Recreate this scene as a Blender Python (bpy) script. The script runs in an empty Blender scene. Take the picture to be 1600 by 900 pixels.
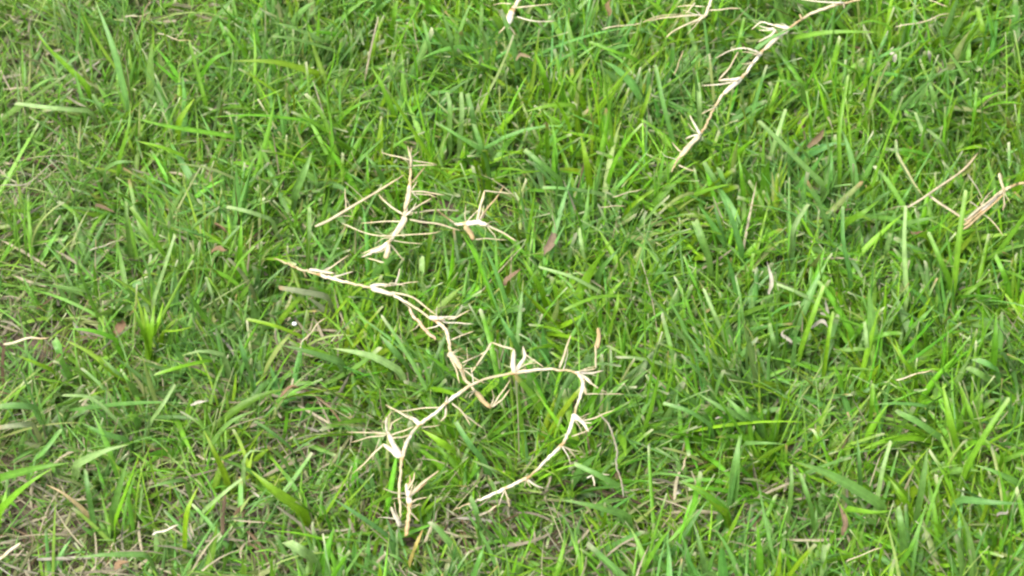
import bpy, math, random
import numpy as np

# ---------------------------------------------------------------- camera, sky, sun, exposure
scene = bpy.context.scene
DEPRESSION = math.radians(50.0)      # the camera looks down at the lawn
DIST = 1.9                           # metres from the lens to the middle of the picture
FRAME_W = 0.64                       # metres of lawn across the middle of the picture
CAM_POS = np.array([0.0, -DIST * math.cos(DEPRESSION), DIST * math.sin(DEPRESSION) + 0.03])
cam_data = bpy.data.cameras.new('camera')
cam_data.sensor_width = 36.0
cam_data.lens = 36.0 * DIST / FRAME_W
cam_data.clip_start = 0.05
cam_data.clip_end = 400.0
cam = bpy.data.objects.new('camera', cam_data)
scene.collection.objects.link(cam)
cam.location = CAM_POS.tolist()
cam.rotation_euler = (math.pi / 2 - DEPRESSION, 0, 0)
cam_data.dof.use_dof = True
cam_data.dof.focus_distance = DIST - 0.03
cam_data.dof.aperture_fstop = 15.0
scene.camera = cam

SUN_ELEV, SUN_AZ = math.radians(66.0), math.radians(-125.0)   # azimuth from +Y towards +X
world = bpy.data.worlds.new('World')
scene.world = world
world.use_nodes = True
wn = world.node_tree.nodes
wl = world.node_tree.links
for n in list(wn):
    wn.remove(n)
w_out = wn.new('ShaderNodeOutputWorld')
w_bg = wn.new('ShaderNodeBackground')
w_sky = wn.new('ShaderNodeTexSky')
w_sky.sky_type = 'NISHITA'
w_sky.sun_disc = False
w_sky.sun_elevation = SUN_ELEV
w_sky.sun_rotation = SUN_AZ
w_sky.air_density = 1.0
w_sky.dust_density = 5.0
w_sky.ozone_density = 0.6
w_bg.inputs['Strength'].default_value = 0.105
wl.new(w_sky.outputs[0], w_bg.inputs[0])
wl.new(w_bg.outputs[0], w_out.inputs[0])

sun_data = bpy.data.lights.new('sun', 'SUN')
sun_data.energy = 1.9
sun_data.angle = math.radians(32.0)
sun_data.color = (1.0, 0.97, 0.92)
sun = bpy.data.objects.new('sun', sun_data)
scene.collection.objects.link(sun)
sun.location = (-1.5, -1.0, 3.0)
sun.rotation_euler = (math.pi / 2 - SUN_ELEV, 0, math.pi - SUN_AZ)

scene.view_settings.view_transform = 'Standard'
scene.view_settings.look = 'None'
scene.view_settings.gamma = 1.0
scene.view_settings.use_curve_mapping = False
scene.view_settings.exposure = 1.8
scene.render.engine = 'CYCLES'
scene.cycles.max_bounces = 6
scene.cycles.transmission_bounces = 5
scene.cycles.use_adaptive_sampling = True
scene.cycles.adaptive_threshold = 0.02
scene.cycles.pixel_filter_type = 'BLACKMAN_HARRIS'
scene.cycles.filter_width = 2.35

rng = np.random.default_rng(7)
random.seed(7)
COL = scene.collection

# ---------------------------------------------------------------- helpers
FWD = np.array([0.0, math.cos(DEPRESSION), -math.sin(DEPRESSION)])
UPV = np.array([0.0, math.sin(DEPRESSION), math.cos(DEPRESSION)])
RIGHT = np.array([1.0, 0.0, 0.0])
MPP = FRAME_W / 1600.0               # metres to one photograph pixel in mid picture


def at(x, y, z):
    """The point at height z over the lawn that stands where the photograph shows (x, y)."""
    d = FWD + RIGHT * ((x - 800) * MPP / DIST) + UPV * ((450 - y) * MPP / DIST)
    t = (z - CAM_POS[2]) / d[2]
    return CAM_POS + d * t


def project(P):
    q = np.asarray(P) - CAM_POS
    dep = q @ FWD
    return 800 + (q @ RIGHT) / dep * DIST / MPP, 450 - (q @ UPV) / dep * DIST / MPP, dep


def smooth(pts, n=6):
    """Catmull-Rom through the points."""
    P = [np.asarray(p, float) for p in pts]
    if len(P) < 3:
        return np.array([P[0] + (P[-1] - P[0]) * k / n for k in range(n + 1)])
    P = [2 * P[0] - P[1]] + P + [2 * P[-1] - P[-2]]
    out = []
    for i in range(1, len(P) - 2):
        for k in range(n):
            t = k / n
            a, b, c, d = P[i - 1], P[i], P[i + 1], P[i + 2]
            out.append(0.5 * (2 * b + (c - a) * t + (2 * a - 5 * b + 4 * c - d) * t * t + (3 * b - a - 3 * c + d) * t ** 3))
    out.append(P[-2])
    return np.array(out)


def mesh_from(name, verts, faces, uv=None, col=None, smooth_shade=True):
    """verts Nx3, faces Mx4 quads (numpy), uv / col per vertex."""
    m = bpy.data.meshes.new(name)
    verts = np.ascontiguousarray(verts, np.float32)
    faces = np.ascontiguousarray(faces, np.int32)
    nf, k = faces.shape
    m.vertices.add(len(verts))
    m.vertices.foreach_set('co', verts.ravel())
    m.loops.add(nf * k)
    m.loops.foreach_set('vertex_index', faces.ravel())
    m.polygons.add(nf)
    m.polygons.foreach_set('loop_start', np.arange(0, nf * k, k, dtype=np.int32))
    m.polygons.foreach_set('use_smooth', np.full(nf, smooth_shade, bool))
    if uv is not None:
        l = m.uv_layers.new(name='UVMap')
        l.data.foreach_set('uv', np.ascontiguousarray(uv[faces.ravel()], np.float32).ravel())
    if col is not None:
        a = m.color_attributes.new('tint', 'FLOAT_COLOR', 'POINT')
        a.data.foreach_set('color', np.ascontiguousarray(np.c_[col, np.ones(len(col))], np.float32).ravel())
    m.update(calc_edges=True)
    m.validate()
    return m


def link(name, mesh, mat, parent=None):
    o = bpy.data.objects.new(name, mesh)
    if mat is not None and not mesh.materials:
        mesh.materials.append(mat)
    COL.objects.link(o)
    o.parent = parent
    return o


def tag(o, label, cat, group=None):
    o['label'] = label
    o['category'] = cat
    if group:
        o['group'] = group
    return o


# ---------------------------------------------------------------- materials
def new_mat(name):
    m = bpy.data.materials.new(name)
    m.use_nodes = True
    nt = m.node_tree
    for n in list(nt.nodes):
        nt.nodes.remove(n)
    return m, nt, nt.nodes.new('ShaderNodeOutputMaterial')


def leaf_material(name, translucency, rough, spec, vein, mottle, sat_trans=(1.25, 1.1, 0.55)):
    m, nt, out = new_mat(name)
    N, L = nt.nodes, nt.links
    att = N.new('ShaderNodeAttribute'); att.attribute_name = 'tint'
    uv = N.new('ShaderNodeUVMap'); uv.uv_map = 'UVMap'
    sep = N.new('ShaderNodeSeparateXYZ'); L.new(uv.outputs[0], sep.inputs[0])
    # fine veins that run along the leaf
    mul = N.new('ShaderNodeMath'); mul.operation = 'MULTIPLY'; mul.inputs[1].default_value = 44.0
    L.new(sep.outputs[0], mul.inputs[0])
    sn = N.new('ShaderNodeMath'); sn.operation = 'SINE'; L.new(mul.outputs[0], sn.inputs[0])
    vs = N.new('ShaderNodeMapRange'); vs.inputs[1].default_value = -1; vs.inputs[2].default_value = 1
    vs.inputs[3].default_value = 1 - vein; vs.inputs[4].default_value = 1 + vein
    L.new(sn.outputs[0], vs.inputs[0])
    # pale midrib
    ab = N.new('ShaderNodeMath'); ab.operation = 'SUBTRACT'; ab.inputs[1].default_value = 0.5; L.new(sep.outputs[0], ab.inputs[0])
    ab2 = N.new('ShaderNodeMath'); ab2.operation = 'ABSOLUTE'; L.new(ab.outputs[0], ab2.inputs[0])
    rib = N.new('ShaderNodeMapRange'); rib.inputs[1].default_value = 0.02; rib.inputs[2].default_value = 0.09
    rib.inputs[3].default_value = 1.22; rib.inputs[4].default_value = 1.0
    L.new(ab2.outputs[0], rib.inputs[0])
    geo = N.new('ShaderNodeNewGeometry')
    no = N.new('ShaderNodeTexNoise'); no.inputs['Scale'].default_value = 260.0; no.inputs['Detail'].default_value = 3.0
    L.new(geo.outputs['Position'], no.inputs['Vector'])
    nr = N.new('ShaderNodeMapRange'); nr.inputs[1].default_value = 0.25; nr.inputs[2].default_value = 0.75
    nr.inputs[3].default_value = 1 - mottle; nr.inputs[4].default_value = 1 + mottle
    L.new(no.outputs[0], nr.inputs[0])
    k1 = N.new('ShaderNodeMath'); k1.operation = 'MULTIPLY'; L.new(vs.outputs[0], k1.inputs[0]); L.new(rib.outputs[0], k1.inputs[1])
    k2 = N.new('ShaderNodeMath'); k2.operation = 'MULTIPLY'; L.new(k1.outputs[0], k2.inputs[0]); L.new(nr.outputs[0], k2.inputs[1])
    c = N.new('ShaderNodeVectorMath'); c.operation = 'SCALE'
    L.new(att.outputs['Color'], c.inputs[0]); L.new(k2.outputs[0], c.inputs['Scale'])
    p = N.new('ShaderNodeBsdfPrincipled')
    L.new(c.outputs[0], p.inputs['Base Color'])
    p.inputs['Roughness'].default_value = rough
    p.inputs['Specular IOR Level'].default_value = spec
    bump = N.new('ShaderNodeBump'); bump.inputs['Strength'].default_value = 0.25; bump.inputs['Distance'].default_value = 0.0004
    L.new(k1.outputs[0], bump.inputs['Height']); L.new(bump.outputs[0], p.inputs['Normal'])
    tcol = N.new('ShaderNodeVectorMath'); tcol.operation = 'MULTIPLY'; tcol.inputs[1].default_value = sat_trans
    L.new(c.outputs[0], tcol.inputs[0])
    t = N.new('ShaderNodeBsdfTranslucent'); L.new(tcol.outputs[0], t.inputs[0])
    mx = N.new('ShaderNodeMixShader'); mx.inputs[0].default_value = translucency
    L.new(p.outputs[0], mx.inputs[1]); L.new(t.outputs[0], mx.inputs[2]); L.new(mx.outputs[0], out.inputs[0])
    return m


MAT_GRASS = leaf_material('green_grass_leaf', 0.44, 0.44, 0.38, 0.15, 0.22)
MAT_DRY = leaf_material('dry_straw_leaf', 0.30, 0.6, 0.25, 0.08, 0.22, (1.05, 1.0, 0.85))


def stem_material():
    m, nt, out = new_mat('bleached_runner_stem')
    N, L = nt.nodes, nt.links
    att = N.new('ShaderNodeAttribute'); att.attribute_name = 'tint'
    geo = N.new('ShaderNodeNewGeometry')
    no = N.new('ShaderNodeTexNoise'); no.inputs['Scale'].default_value = 420.0; no.inputs['Detail'].default_value = 4.0
    L.new(geo.outputs['Position'], no.inputs['Vector'])
    no2 = N.new('ShaderNodeTexNoise'); no2.inputs['Scale'].default_value = 60.0; no2.inputs['Detail'].default_value = 2.0
    L.new(geo.outputs['Position'], no2.inputs['Vector'])
    r = N.new('ShaderNodeMapRange'); r.inputs[1].default_value = 0.3; r.inputs[2].default_value = 0.7; r.inputs[3].default_value = 0.72; r.inputs[4].default_value = 1.12
    L.new(no.outputs[0], r.inputs[0])
    c = N.new('ShaderNodeVectorMath'); c.operation = 'SCALE'; L.new(att.outputs['Color'], c.inputs[0]); L.new(r.outputs[0], c.inputs['Scale'])
    mixn = N.new('ShaderNodeMix'); mixn.data_type = 'RGBA'; mixn.blend_type = 'MULTIPLY'
    mr = N.new('ShaderNodeMapRange'); mr.inputs[1].default_value = 0.45; mr.inputs[2].default_value = 0.65; mr.inputs[3].default_value = 0.0; mr.inputs[4].default_value = 0.85
    L.new(no2.outputs[0], mr.inputs[0]); L.new(mr.outputs[0], mixn.inputs[0])
    L.new(c.outputs[0], mixn.inputs[6]); mixn.inputs[7].default_value = (0.78, 0.66, 0.46, 1)
    p = N.new('ShaderNodeBsdfPrincipled'); L.new(mixn.outputs[2], p.inputs['Base Color'])
    p.inputs['Roughness'].default_value = 0.5; p.inputs['Specular IOR Level'].default_value = 0.35
    b = N.new('ShaderNodeBump'); b.inputs['Strength'].default_value = 0.35; b.inputs['Distance'].default_value = 0.0004
    L.new(no.outputs[0], b.inputs['Height']); L.new(b.outputs[0], p.inputs['Normal'])
    L.new(p.outputs[0], out.inputs[0])
    return m


MAT_STEM = stem_material()


def soil_material():
    m, nt, out = new_mat('lawn_soil')
    N, L = nt.nodes, nt.links
    geo = N.new('ShaderNodeNewGeometry')
    n1 = N.new('ShaderNodeTexNoise'); n1.inputs['Scale'].default_value = 90.0; n1.inputs['Detail'].default_value = 6.0
    n2 = N.new('ShaderNodeTexNoise'); n2.inputs['Scale'].default_value = 500.0; n2.inputs['Detail'].default_value = 3.0
    n3 = N.new('ShaderNodeTexNoise'); n3.inputs['Scale'].default_value = 3.0; n3.inputs['Detail'].default_value = 8.0
    for n in (n1, n2, n3):
        L.new(geo.outputs['Position'], n.inputs['Vector'])
    r1 = N.new('ShaderNodeValToRGB'); e = r1.color_ramp.elements
    e[0].position = 0.3; e[0].color = (0.032, 0.024, 0.017, 1); e[1].position = 0.72; e[1].color = (0.13, 0.10, 0.073, 1)
    L.new(n1.outputs[0], r1.inputs[0])
    r2 = N.new('ShaderNodeMapRange'); r2.inputs[1].default_value = 0.3; r2.inputs[2].default_value = 0.7; r2.inputs[3].default_value = 0.6; r2.inputs[4].default_value = 1.4
    L.new(n2.outputs[0], r2.inputs[0])
    s = N.new('ShaderNodeVectorMath'); s.operation = 'SCALE'; L.new(r1.outputs[0], s.inputs[0]); L.new(r2.outputs[0], s.inputs['Scale'])
    # far lawn, where no single blade can be told apart
    r3 = N.new('ShaderNodeValToRGB'); e = r3.color_ramp.elements
    e[0].position = 0.3; e[0].color = (0.045, 0.085, 0.018, 1); e[1].position = 0.7; e[1].color = (0.10, 0.17, 0.035, 1)
    L.new(n3.outputs[0], r3.inputs[0])
    ln = N.new('ShaderNodeVectorMath'); ln.operation = 'LENGTH'; L.new(geo.outputs['Position'], ln.inputs[0])
    f = N.new('ShaderNodeMapRange'); f.inputs[1].default_value = 1.3; f.inputs[2].default_value = 1.9; L.new(ln.outputs['Value'], f.inputs[0])
    mx = N.new('ShaderNodeMix'); mx.data_type = 'RGBA'; L.new(f.outputs[0], mx.inputs[0]); L.new(s.outputs[0], mx.inputs[6]); L.new(r3.outputs[0], mx.inputs[7])
    p = N.new('ShaderNodeBsdfPrincipled'); L.new(mx.outputs[2], p.inputs['Base Color']); p.inputs['Roughness'].default_value = 0.95
    p.inputs['Specular IOR Level'].default_value = 0.15
    b = N.new('ShaderNodeBump'); b.inputs['Strength'].default_value = 0.7; b.inputs['Distance'].default_value = 0.003
    L.new(n1.outputs[0], b.inputs['Height']); L.new(b.outputs[0], p.inputs['Normal']); L.new(p.outputs[0], out.inputs[0])
    return m


# ---------------------------------------------------------------- the ground: one sheet to the horizon, lumpy where the camera looks
def hill_noise(x, y):
    z = np.zeros_like(x)
    for f, a, p in ((9, 3.2, .3), (17, 2.2, 1.7), (37, 1.3, 2.9), (71, .8, .8), (133, .5, 4.1)):
        z += a * np.sin(f * x + p + 1.3 * np.sin(f * .6 * y + p)) * np.sin(f * 1.1 * y + 2 * p + 1.1 * np.sin(f * .7 * x))
    return z * 0.001


core = np.linspace(-0.6, 0.6, 181)
outer = 0.6 * 1.45 ** np.arange(1, 16)
ax = np.concatenate([-outer[::-1], core, outer])
gx, gy = np.meshgrid(ax, ax)
gz = hill_noise(gx, gy) * np.clip(2.0 - np.hypot(gx, gy), 0, 1)
nax = len(ax)
idx = np.arange(nax * nax).reshape(nax, nax)
gf = np.stack([idx[:-1, :-1], idx[:-1, 1:], idx[1:, 1:], idx[1:, :-1]], -1).reshape(-1, 4)
ground = link('ground', mesh_from('ground', np.c_[gx.ravel(), gy.ravel(), gz.ravel()], gf), soil_material())
ground['kind'] = 'structure'

# ---------------------------------------------------------------- leaf colours (linear base colours)
PAL = {
    'g': (0.116, 0.280, 0.018),     # fresh green
    'y': (0.152, 0.308, 0.013),     # yellow green
    'b': (0.118, 0.258, 0.054),     # blue green
    'p': (0.215, 0.345, 0.110),     # pale green
    's': (0.450, 0.402, 0.262),     # straw
    'w': (0.540, 0.505, 0.395),     # bleached
    'n': (0.190, 0.130, 0.068),     # brown
    't': (0.375, 0.295, 0.155),     # tan
    'k': (0.285, 0.275, 0.180),     # weathered grey
}


def ribbon(spine, side, width, prof, fold, color, tip_color, base_color, cut):
    """Batch of folded leaf blades: spine B,n,3; side B,n,3 (unit); width B; prof B,n; fold B; colours B,3."""
    B, n, _ = spine.shape
    tan = np.gradient(spine, axis=1)
    tan /= np.linalg.norm(tan, axis=2, keepdims=True) + 1e-12
    nor = np.cross(side, tan)
    nor /= np.linalg.norm(nor, axis=2, keepdims=True) + 1e-12
    hw = (width[:, None] * prof * 0.5)[..., None]
    Lf = spine - side * hw + nor * hw * fold[:, None, None]
    Rt = spine + side * hw + nor * hw * fold[:, None, None]
    rag = rng.uniform(-1.1, .35, (2, B, 1)) * width[None, :, None] * .6 * np.where(cut, 1, 0)[None, :, None]      # torn, slanting mower cut
    Lf[:, -1] += tan[:, -1] * rag[0]
    Rt[:, -1] += tan[:, -1] * rag[1]
    V = np.stack([Lf, spine, Rt], 2).reshape(-1, 3)
    t = np.linspace(0, 1, n)
    u = np.tile(np.array([0.0, 0.5, 1.0]), B * n)
    v = np.repeat(np.tile(t, B), 3)
    bw = np.clip(1 - t / 0.20, 0, 1)[None, :, None] * 0.6
    tw = np.where(cut[:, None], np.clip((t[None] - 0.90) / 0.10, 0, 1) * .85, np.clip((t[None] - 0.86) / 0.14, 0, 1) * 0.7)[..., None]
    c = color[:, None, :] * (1 - bw) + base_color[:, None, :] * bw
    c = c * (1 - tw) + tip_color[:, None, :] * tw
    C = np.repeat(c, 3, axis=1).reshape(-1, 3)
    i = np.arange(B * n * 3).reshape(B, n, 3)
    q1 = np.stack([i[:, :-1, 0], i[:, :-1, 1], i[:, 1:, 1], i[:, 1:, 0]], -1)
    q2 = np.stack([i[:, :-1, 1], i[:, :-1, 2], i[:, 1:, 2], i[:, 1:, 1]], -1)
    F = np.concatenate([q1.reshape(-1, 4), q2.reshape(-1, 4)])
    return V, F, np.c_[u, v], C


def blade_profile(t, cut, taper=0.42):
    base = 0.45 + 0.55 * np.clip(t / 0.3, 0, 1)
    point = np.clip((1 - t) / taper, 0, 1) ** 0.75
    blunt = 1 - 0.42 * t ** 1.5
    return base * np.where(cut, blunt, np.maximum(point, 0.02))


# depth of the things that lie on top of the lawn, so that no other blade grows across them
ZB = np.full((1000, 1700), 1e9)


def stamp(path, rad_px):
    P = np.asarray(path)
    for k in range(len(P) - 1):
        L = max(2, int(np.linalg.norm(P[k + 1] - P[k]) / MPP / 2))
        Q = P[k] + (P[k + 1] - P[k]) * np.linspace(0, 1, L)[:, None]
        x, y, d = project(Q)
        for xx, yy, dd in zip(x, y, d):
            r = rad_px
            x0, x1, y0, y1 = int(xx - r + 50), int(xx + r + 51), int(yy - r + 50), int(yy + r + 51)
            if x1 <= 0 or y1 <= 0 or x0 >= 1700 or y0 >= 1000:
                continue
            s = ZB[max(0, y0):y1, max(0, x0):x1]
            np.minimum(s, dd, out=s)


# ---------------------------------------------------------------- dry runners and straws
def tube(path, radii, tint, sides=8, flat=1.0, cap=True):
    """Tapered round (or flattened) rod along the path; tint one colour or one per ring."""
    P = np.asarray(path, float)
    n = len(P)
    rad = np.broadcast_to(np.asarray(radii, float), (n,))
    T = np.gradient(P, axis=0)
    T /= np.linalg.norm(T, axis=1, keepdims=True) + 1e-12
    S = np.cross(T, np.array([0.05, 0.1, 1.0]))
    S /= np.linalg.norm(S, axis=1, keepdims=True) + 1e-12
    U = np.cross(S, T)
    a = np.linspace(0, 2 * math.pi, sides, endpoint=False)
    V = P[:, None] + rad[:, None, None] * (S[:, None] * np.cos(a)[None, :, None] + U[:, None] * (flat * np.sin(a))[None, :, None])
    V = V.reshape(-1, 3)
    i = np.arange(n * sides).reshape(n, sides)
    j = np.roll(i, -1, axis=1)
    F = np.stack([i[:-1], j[:-1], j[1:], i[1:]], -1).reshape(-1, 4)
    tc = np.broadcast_to(np.asarray(tint, float), (n, 3))
    C = np.repeat(tc, sides, axis=0)
    uv = np.c_[np.tile(np.linspace(0, 1, sides), n), np.repeat(np.linspace(0, 1, n), sides)]
    if cap:                                            # close both ends
        V = np.r_[V, P[:1], P[-1:]]
        C = np.r_[C, tc[:1], tc[-1:]]
        uv = np.r_[uv, [[.5, 0], [.5, 1]]]
        c0, c1 = n * sides, n * sides + 1
        e = [[c0, i[0, (k + 1) % sides], i[0, k], i[0, k]] for k in range(0)]
        tri = []
        for k in range(0, sides, 2):
            tri.append([c0, i[0, (k + 2) % sides], i[0, (k + 1) % sides], i[0, k]])
            tri.append([c1, i[-1, k], i[-1, (k + 1) % sides], i[-1, (k + 2) % sides]])
        F = np.r_[F, np.array(tri)]
    return V, F, uv, C


def jitter_tint(c, amt=0.12):
    k = 1 + random.uniform(-amt, amt)
    return np.array(PAL[c] if isinstance(c, str) else c) * k


def path3(pts, z):
    """Photograph points to a path over the lawn; z one height, a (start, end) pair or one per point."""
    z = np.asarray(z) * 0.80
    if np.isscalar(z):
        zs = [z] * len(pts)
    elif len(z) == 2 and len(pts) != 2:
        zs = np.linspace(z[0], z[1], len(pts))
    else:
        zs = z
    return [at(p[0], p[1], zz) for p, zz in zip(pts, zs)]


def dry_part(name, parent, pts, z, w0, w1, c, flat=0.72, n=5, mat=None, wob=0.010, sides=6):
    """A rolled dry leaf or sheath: widths in photograph pixels at base and tip."""
    P = smooth(path3(pts, z), n)
    t = np.linspace(0, 1, len(P))
    P = P + np.c_[np.sin(t * 9 + random.random() * 6), np.cos(t * 7 + random.random() * 6), np.sin(t * 8 + random.random() * 6)] * wob * np.linalg.norm(P[-1] - P[0]) * (t * (1 - t) * 4)[:, None]
    gain = 1.0
    if name in ('leaf', 'sheath') and isinstance(c, str) and c in 'sw':
        c = tuple(np.array(PAL[c]) * 1.12 if c == 's' else np.array(PAL[c]) * 1.05)
        gain = 1.08 if name == 'sheath' else 0.92
        flat = flat if name == 'sheath' else .42
    prof = (w0 * (1 - t) + w1 * t) * gain
    prof = prof * (1 + 0.07 * np.sin(t * 17 + random.random() * 6)) * np.clip(0.5 + t * 6, 0, 1) * np.clip(.35 + (1 - t) * 5, 0, 1)
    base = jitter_tint(c)
    dark = np.array([1.0, 0.88, 0.70])
    tint = base[None] * (1 - (t ** 2)[:, None] * 0.35 * (1 - dark)[None] / 0.3 * 0.6)
    V, F, uv, C = tube(P, prof * 0.5 * MPP, tint, sides, flat)
    o = link(name, mesh_from(name, V, F, uv, C), mat or MAT_DRY, parent)
    stamp(P, 3 if w0 < 6 else 5)
    return o


def stem_part(name, parent, pts, z, w, c, nodes=(), n=6):
    """Jointed stem: narrow, tan internodes that thicken into pale swollen joints at the node points."""
    P = smooth(path3(pts, z), n)
    x, y, _ = project(P)
    rad = np.full(len(P), 1.0)
    tint = np.tile(jitter_tint(c, .04), (len(P), 1))
    s = np.r_[0, np.cumsum(np.hypot(np.diff(x), np.diff(y)))]
    for nx, ny in nodes:
        k = int(np.argmin(np.hypot(x - nx, y - ny)))
        d = s - s[k]
        g = np.exp(-((d + 1) / 2.6) ** 2)
        after = np.clip((d + 1) / 3, 0, 1) * np.clip(1 - d / 62.0, 0, 1) ** .7     # the pale sheath that wraps the stem beyond the joint
        rad = np.maximum(rad, 1 + 0.40 * g)
        rad = np.maximum(rad, 1 + 0.60 * after)
        af = np.clip(after * 1.3, 0, 1)[:, None] * .85
        tint = tint * (1 - af) + np.array(PAL['w'])[None] * 1.05 * af
        tint = tint * (1 - g[:, None] * 0.50 * np.array([.5, .9, 1.4])[None])
    t = np.linspace(0, 1, len(P))
    P = P + rng.normal(0, .00022, P.shape)
    rad = rad * rng.uniform(.92, 1.08, len(P))
    rad = rad * np.clip(0.45 + t * 9, 0, 1) * np.clip(0.35 + (1 - t) * 9, 0, 1)
    wv = np.linspace(w[0], w[1], len(P)) if not np.isscalar(w) else w
    V, F, uv, C = tube(P, rad * wv * 0.5 * MPP, tint, 10, 0.85)
    o = link(name, mesh_from(name, V, F, uv, C), MAT_STEM, parent)
    stamp(P, 8)
    return o


def burst(parent, node, ahead, z, k, length=32, spread=1.0, c='s'):
    """Thin spiky dry leaves that stand off a joint, towards the photograph direction ahead (degrees, anticlockwise from right)."""
    for _ in range(max(1, k - 1)):
        a = math.radians(ahead + random.gauss(0, 38) * spread)
        l = length * random.uniform(.45, 1.15)
        bx, by = l * math.cos(a), -l * math.sin(a)
        kx, ky = random.uniform(-.18, .18) * l, random.uniform(-.18, .18) * l
        up = random.uniform(-.004, .014)
        dry_part('leaf', parent, [node, (node[0] + bx * .5 + kx, node[1] + by * .5 + ky), (node[0] + bx, node[1] + by)], (z, z + up), random.uniform(1.8, 2.8), 1.0,
                 random.choice('ssw' if c == 's' else c))


def empty_at(name, p, label, cat, group=None):
    o = bpy.data.objects.new(name, None)
    o.empty_display_size = 0.01
    COL.objects.link(o)
    return tag(o, label, cat, group)


GR_RUN = 'dry bleached grass runners lying on the lawn'
GR_STR = 'loose dry straws on the lawn'

# the big looped runner
r1 = empty_at('grass_runner', None, 'bleached dry grass runner curved in a big open loop, lower middle of the lawn', 'grass runner', GR_RUN)
R1_NODES = [(628, 717), (656, 662), (697, 631), (803, 583), (901, 583), (895, 650), (877, 696), (823, 747), (788, 765)]
R1_PTS = [(624, 824), (626, 798), (624, 768), (626, 744), (628, 717), (638, 687), (655, 664), (676, 649), (697, 630), (715, 616), (736, 602), (760, 592),
          (803, 583), (847, 577), (880, 578), (901, 583), (910, 595), (909, 612), (902, 633), (896, 651), (890, 672), (877, 696), (856, 717), (835, 738),
          (817, 750), (790, 763), (760, 777), (736, 786), (710, 796)]
R1_Z = [.036, .046, .053, .057, .060, .060, .061, .062, .063, .064, .065, .066, .066, .065, .065, .064, .063, .061, .060, .059, .058, .057, .056, .055,
        .053, .051, .049, .046, .042]
stem_part('stem', r1, R1_PTS, R1_Z, (4.3, 3.6), (.38, .325, .19), R1_NODES)
sh = dry_part('sheath', r1, [(627, 715), (618, 700), (610, 684), (605, 674)], (.060, .069), 10, 6, 'w')
dry_part('leaf', sh, [(607, 678), (585, 676), (541, 675)], (.069, .064), 4.5, 2, 's')
dry_part('leaf', sh, [(603, 680), (575, 684), (549, 691)], (.068, .060), 3.5, 2, 's')
dry_part('leaf', sh, [(605, 675), (603, 663), (604, 651)], (.069, .080), 4.5, 2, 'w')
dry_part('leaf', sh, [(609, 673), (613, 661), (628, 652)], (.068, .074), 3.5, 1.6, 's')
dry_part('leaf', sh, [(611, 680), (630, 673), (648, 666)], (.067, .070), 4, 2, 's')
dry_part('leaf', sh, [(612, 684), (628, 683), (643, 678)], (.066, .068), 3.5, 2, 's')
sh = dry_part('sheath', r1, [(625, 715), (612, 704), (599, 694)], (.060, .064), 9, 6, 'w')
dry_part('leaf', sh, [(599, 694), (577, 716), (550, 741)], (.064, .045), 4.5, 2.2, 's')
sh = dry_part('sheath', r1, [(657, 664), (646, 655), (636, 651)], (.061, .066), 9, 5, 'w')
dry_part('leaf', sh, [(640, 653), (622, 643), (602, 632)], (.066, .066), 5, 2.5, 's')
dry_part('leaf', r1, [(693, 636), (655, 639), (613, 643)], (.060, .052), 3.2, 1.8, 's')
dry_part('leaf', r1, [(658, 668), (670, 667), (688, 664)], (.058, .058), 3, 1.5, 's')
dry_part('leaf', r1, [(697, 631), (698, 624), (699, 619)], (.063, .069), 5, 2, 'w')
dry_part('leaf', r1, [(706, 630), (718, 640), (729, 653), (735, 665)], (.062, .052), 4.2, 2.2, 's')
dry_part('leaf', r1, [(722, 645), (738, 657), (756, 670)], (.058, .046), 4, 2, 's')
sh = dry_part('sheath', r1, [(804, 583), (802, 568), (803, 546)], (.066, .074), 9, 6, 'w')
dry_part('leaf', sh, [(803, 546), (786, 541), (768, 535)], (.074, .076), 4.5, 3.5, 's')
dry_part('leaf', sh, [(768, 535), (755, 556), (736, 583)], (.076, .066), 4, 3, 's')
sh = dry_part('sheath', r1, [(806, 580), (814, 568), (820, 556), (817, 541)], (.066, .074), 8, 3.5, 'w')
dry_part('leaf', sh, [(812, 574), (824, 569), (838, 567)], (.068, .068), 3.6, 2, 's')
dry_part('leaf', sh, [(820, 553), (834, 563), (850, 574)], (.073, .066), 3.2, 2.4, 's')
dry_part('leaf', r1, [(874, 576), (882, 553), (892, 523)], (.066, .084), 5, 2.6, 's')
sh = dry_part('sheath', r1, [(898, 582), (920, 583), (943, 579)], (.065, .062), 6, 2.5, 'w')
dry_part('leaf', sh, [(905, 580), (920, 578), (931, 576)], (.066, .066), 4, 3, 's')
dry_part('leaf', sh, [(931, 576), (931, 560), (930, 537)], (.066, .078), 3.5, 3, 's')
dry_part('husk', sh, [(931, 545), (936, 528), (934, 512)], (.074, .086), 9, 5, 't', flat=.25)
sh = dry_part('sheath', r1, [(903, 585), (914, 590), (926, 601)], (.064, .060), 7.5, 5, 'w')
dry_part('leaf', sh, [(922, 598), (936, 607), (950, 614)], (.061, .054), 4, 2, 's')
sh = dry_part('sheath', r1, [(910, 593), (912, 604), (916, 616)], (.063, .060), 7, 4.5, 's')
dry_part('leaf', sh, [(914, 616), (945, 615), (976, 616)], (.060, .054), 3.2, 1.8, 's')
sh = dry_part('sheath', r1, [(894, 648), (906, 656), (914, 665), (920, 675)], (.060, .060), 10, 2.5, 'w')
dry_part('leaf', sh, [(908, 658), (934, 651), (961, 640)], (.061, .058), 3.6, 2, 's')
dry_part('leaf', sh, [(902, 654), (913, 660), (925, 661)], (.061, .060), 4, 2, 'w')
dry_part('leaf', r1, [(893, 682), (913, 675), (926, 666)], (.055, .054), 3, 1.8, 's')
dry_part('leaf', r1, [(876, 696), (888, 702), (900, 715)], (.057, .048), 5, 2.5, 's')
dry_part('leaf', r1, [(822, 747), (838, 759), (851, 763)], (.053, .046), 5, 2.5, 'w')
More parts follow.
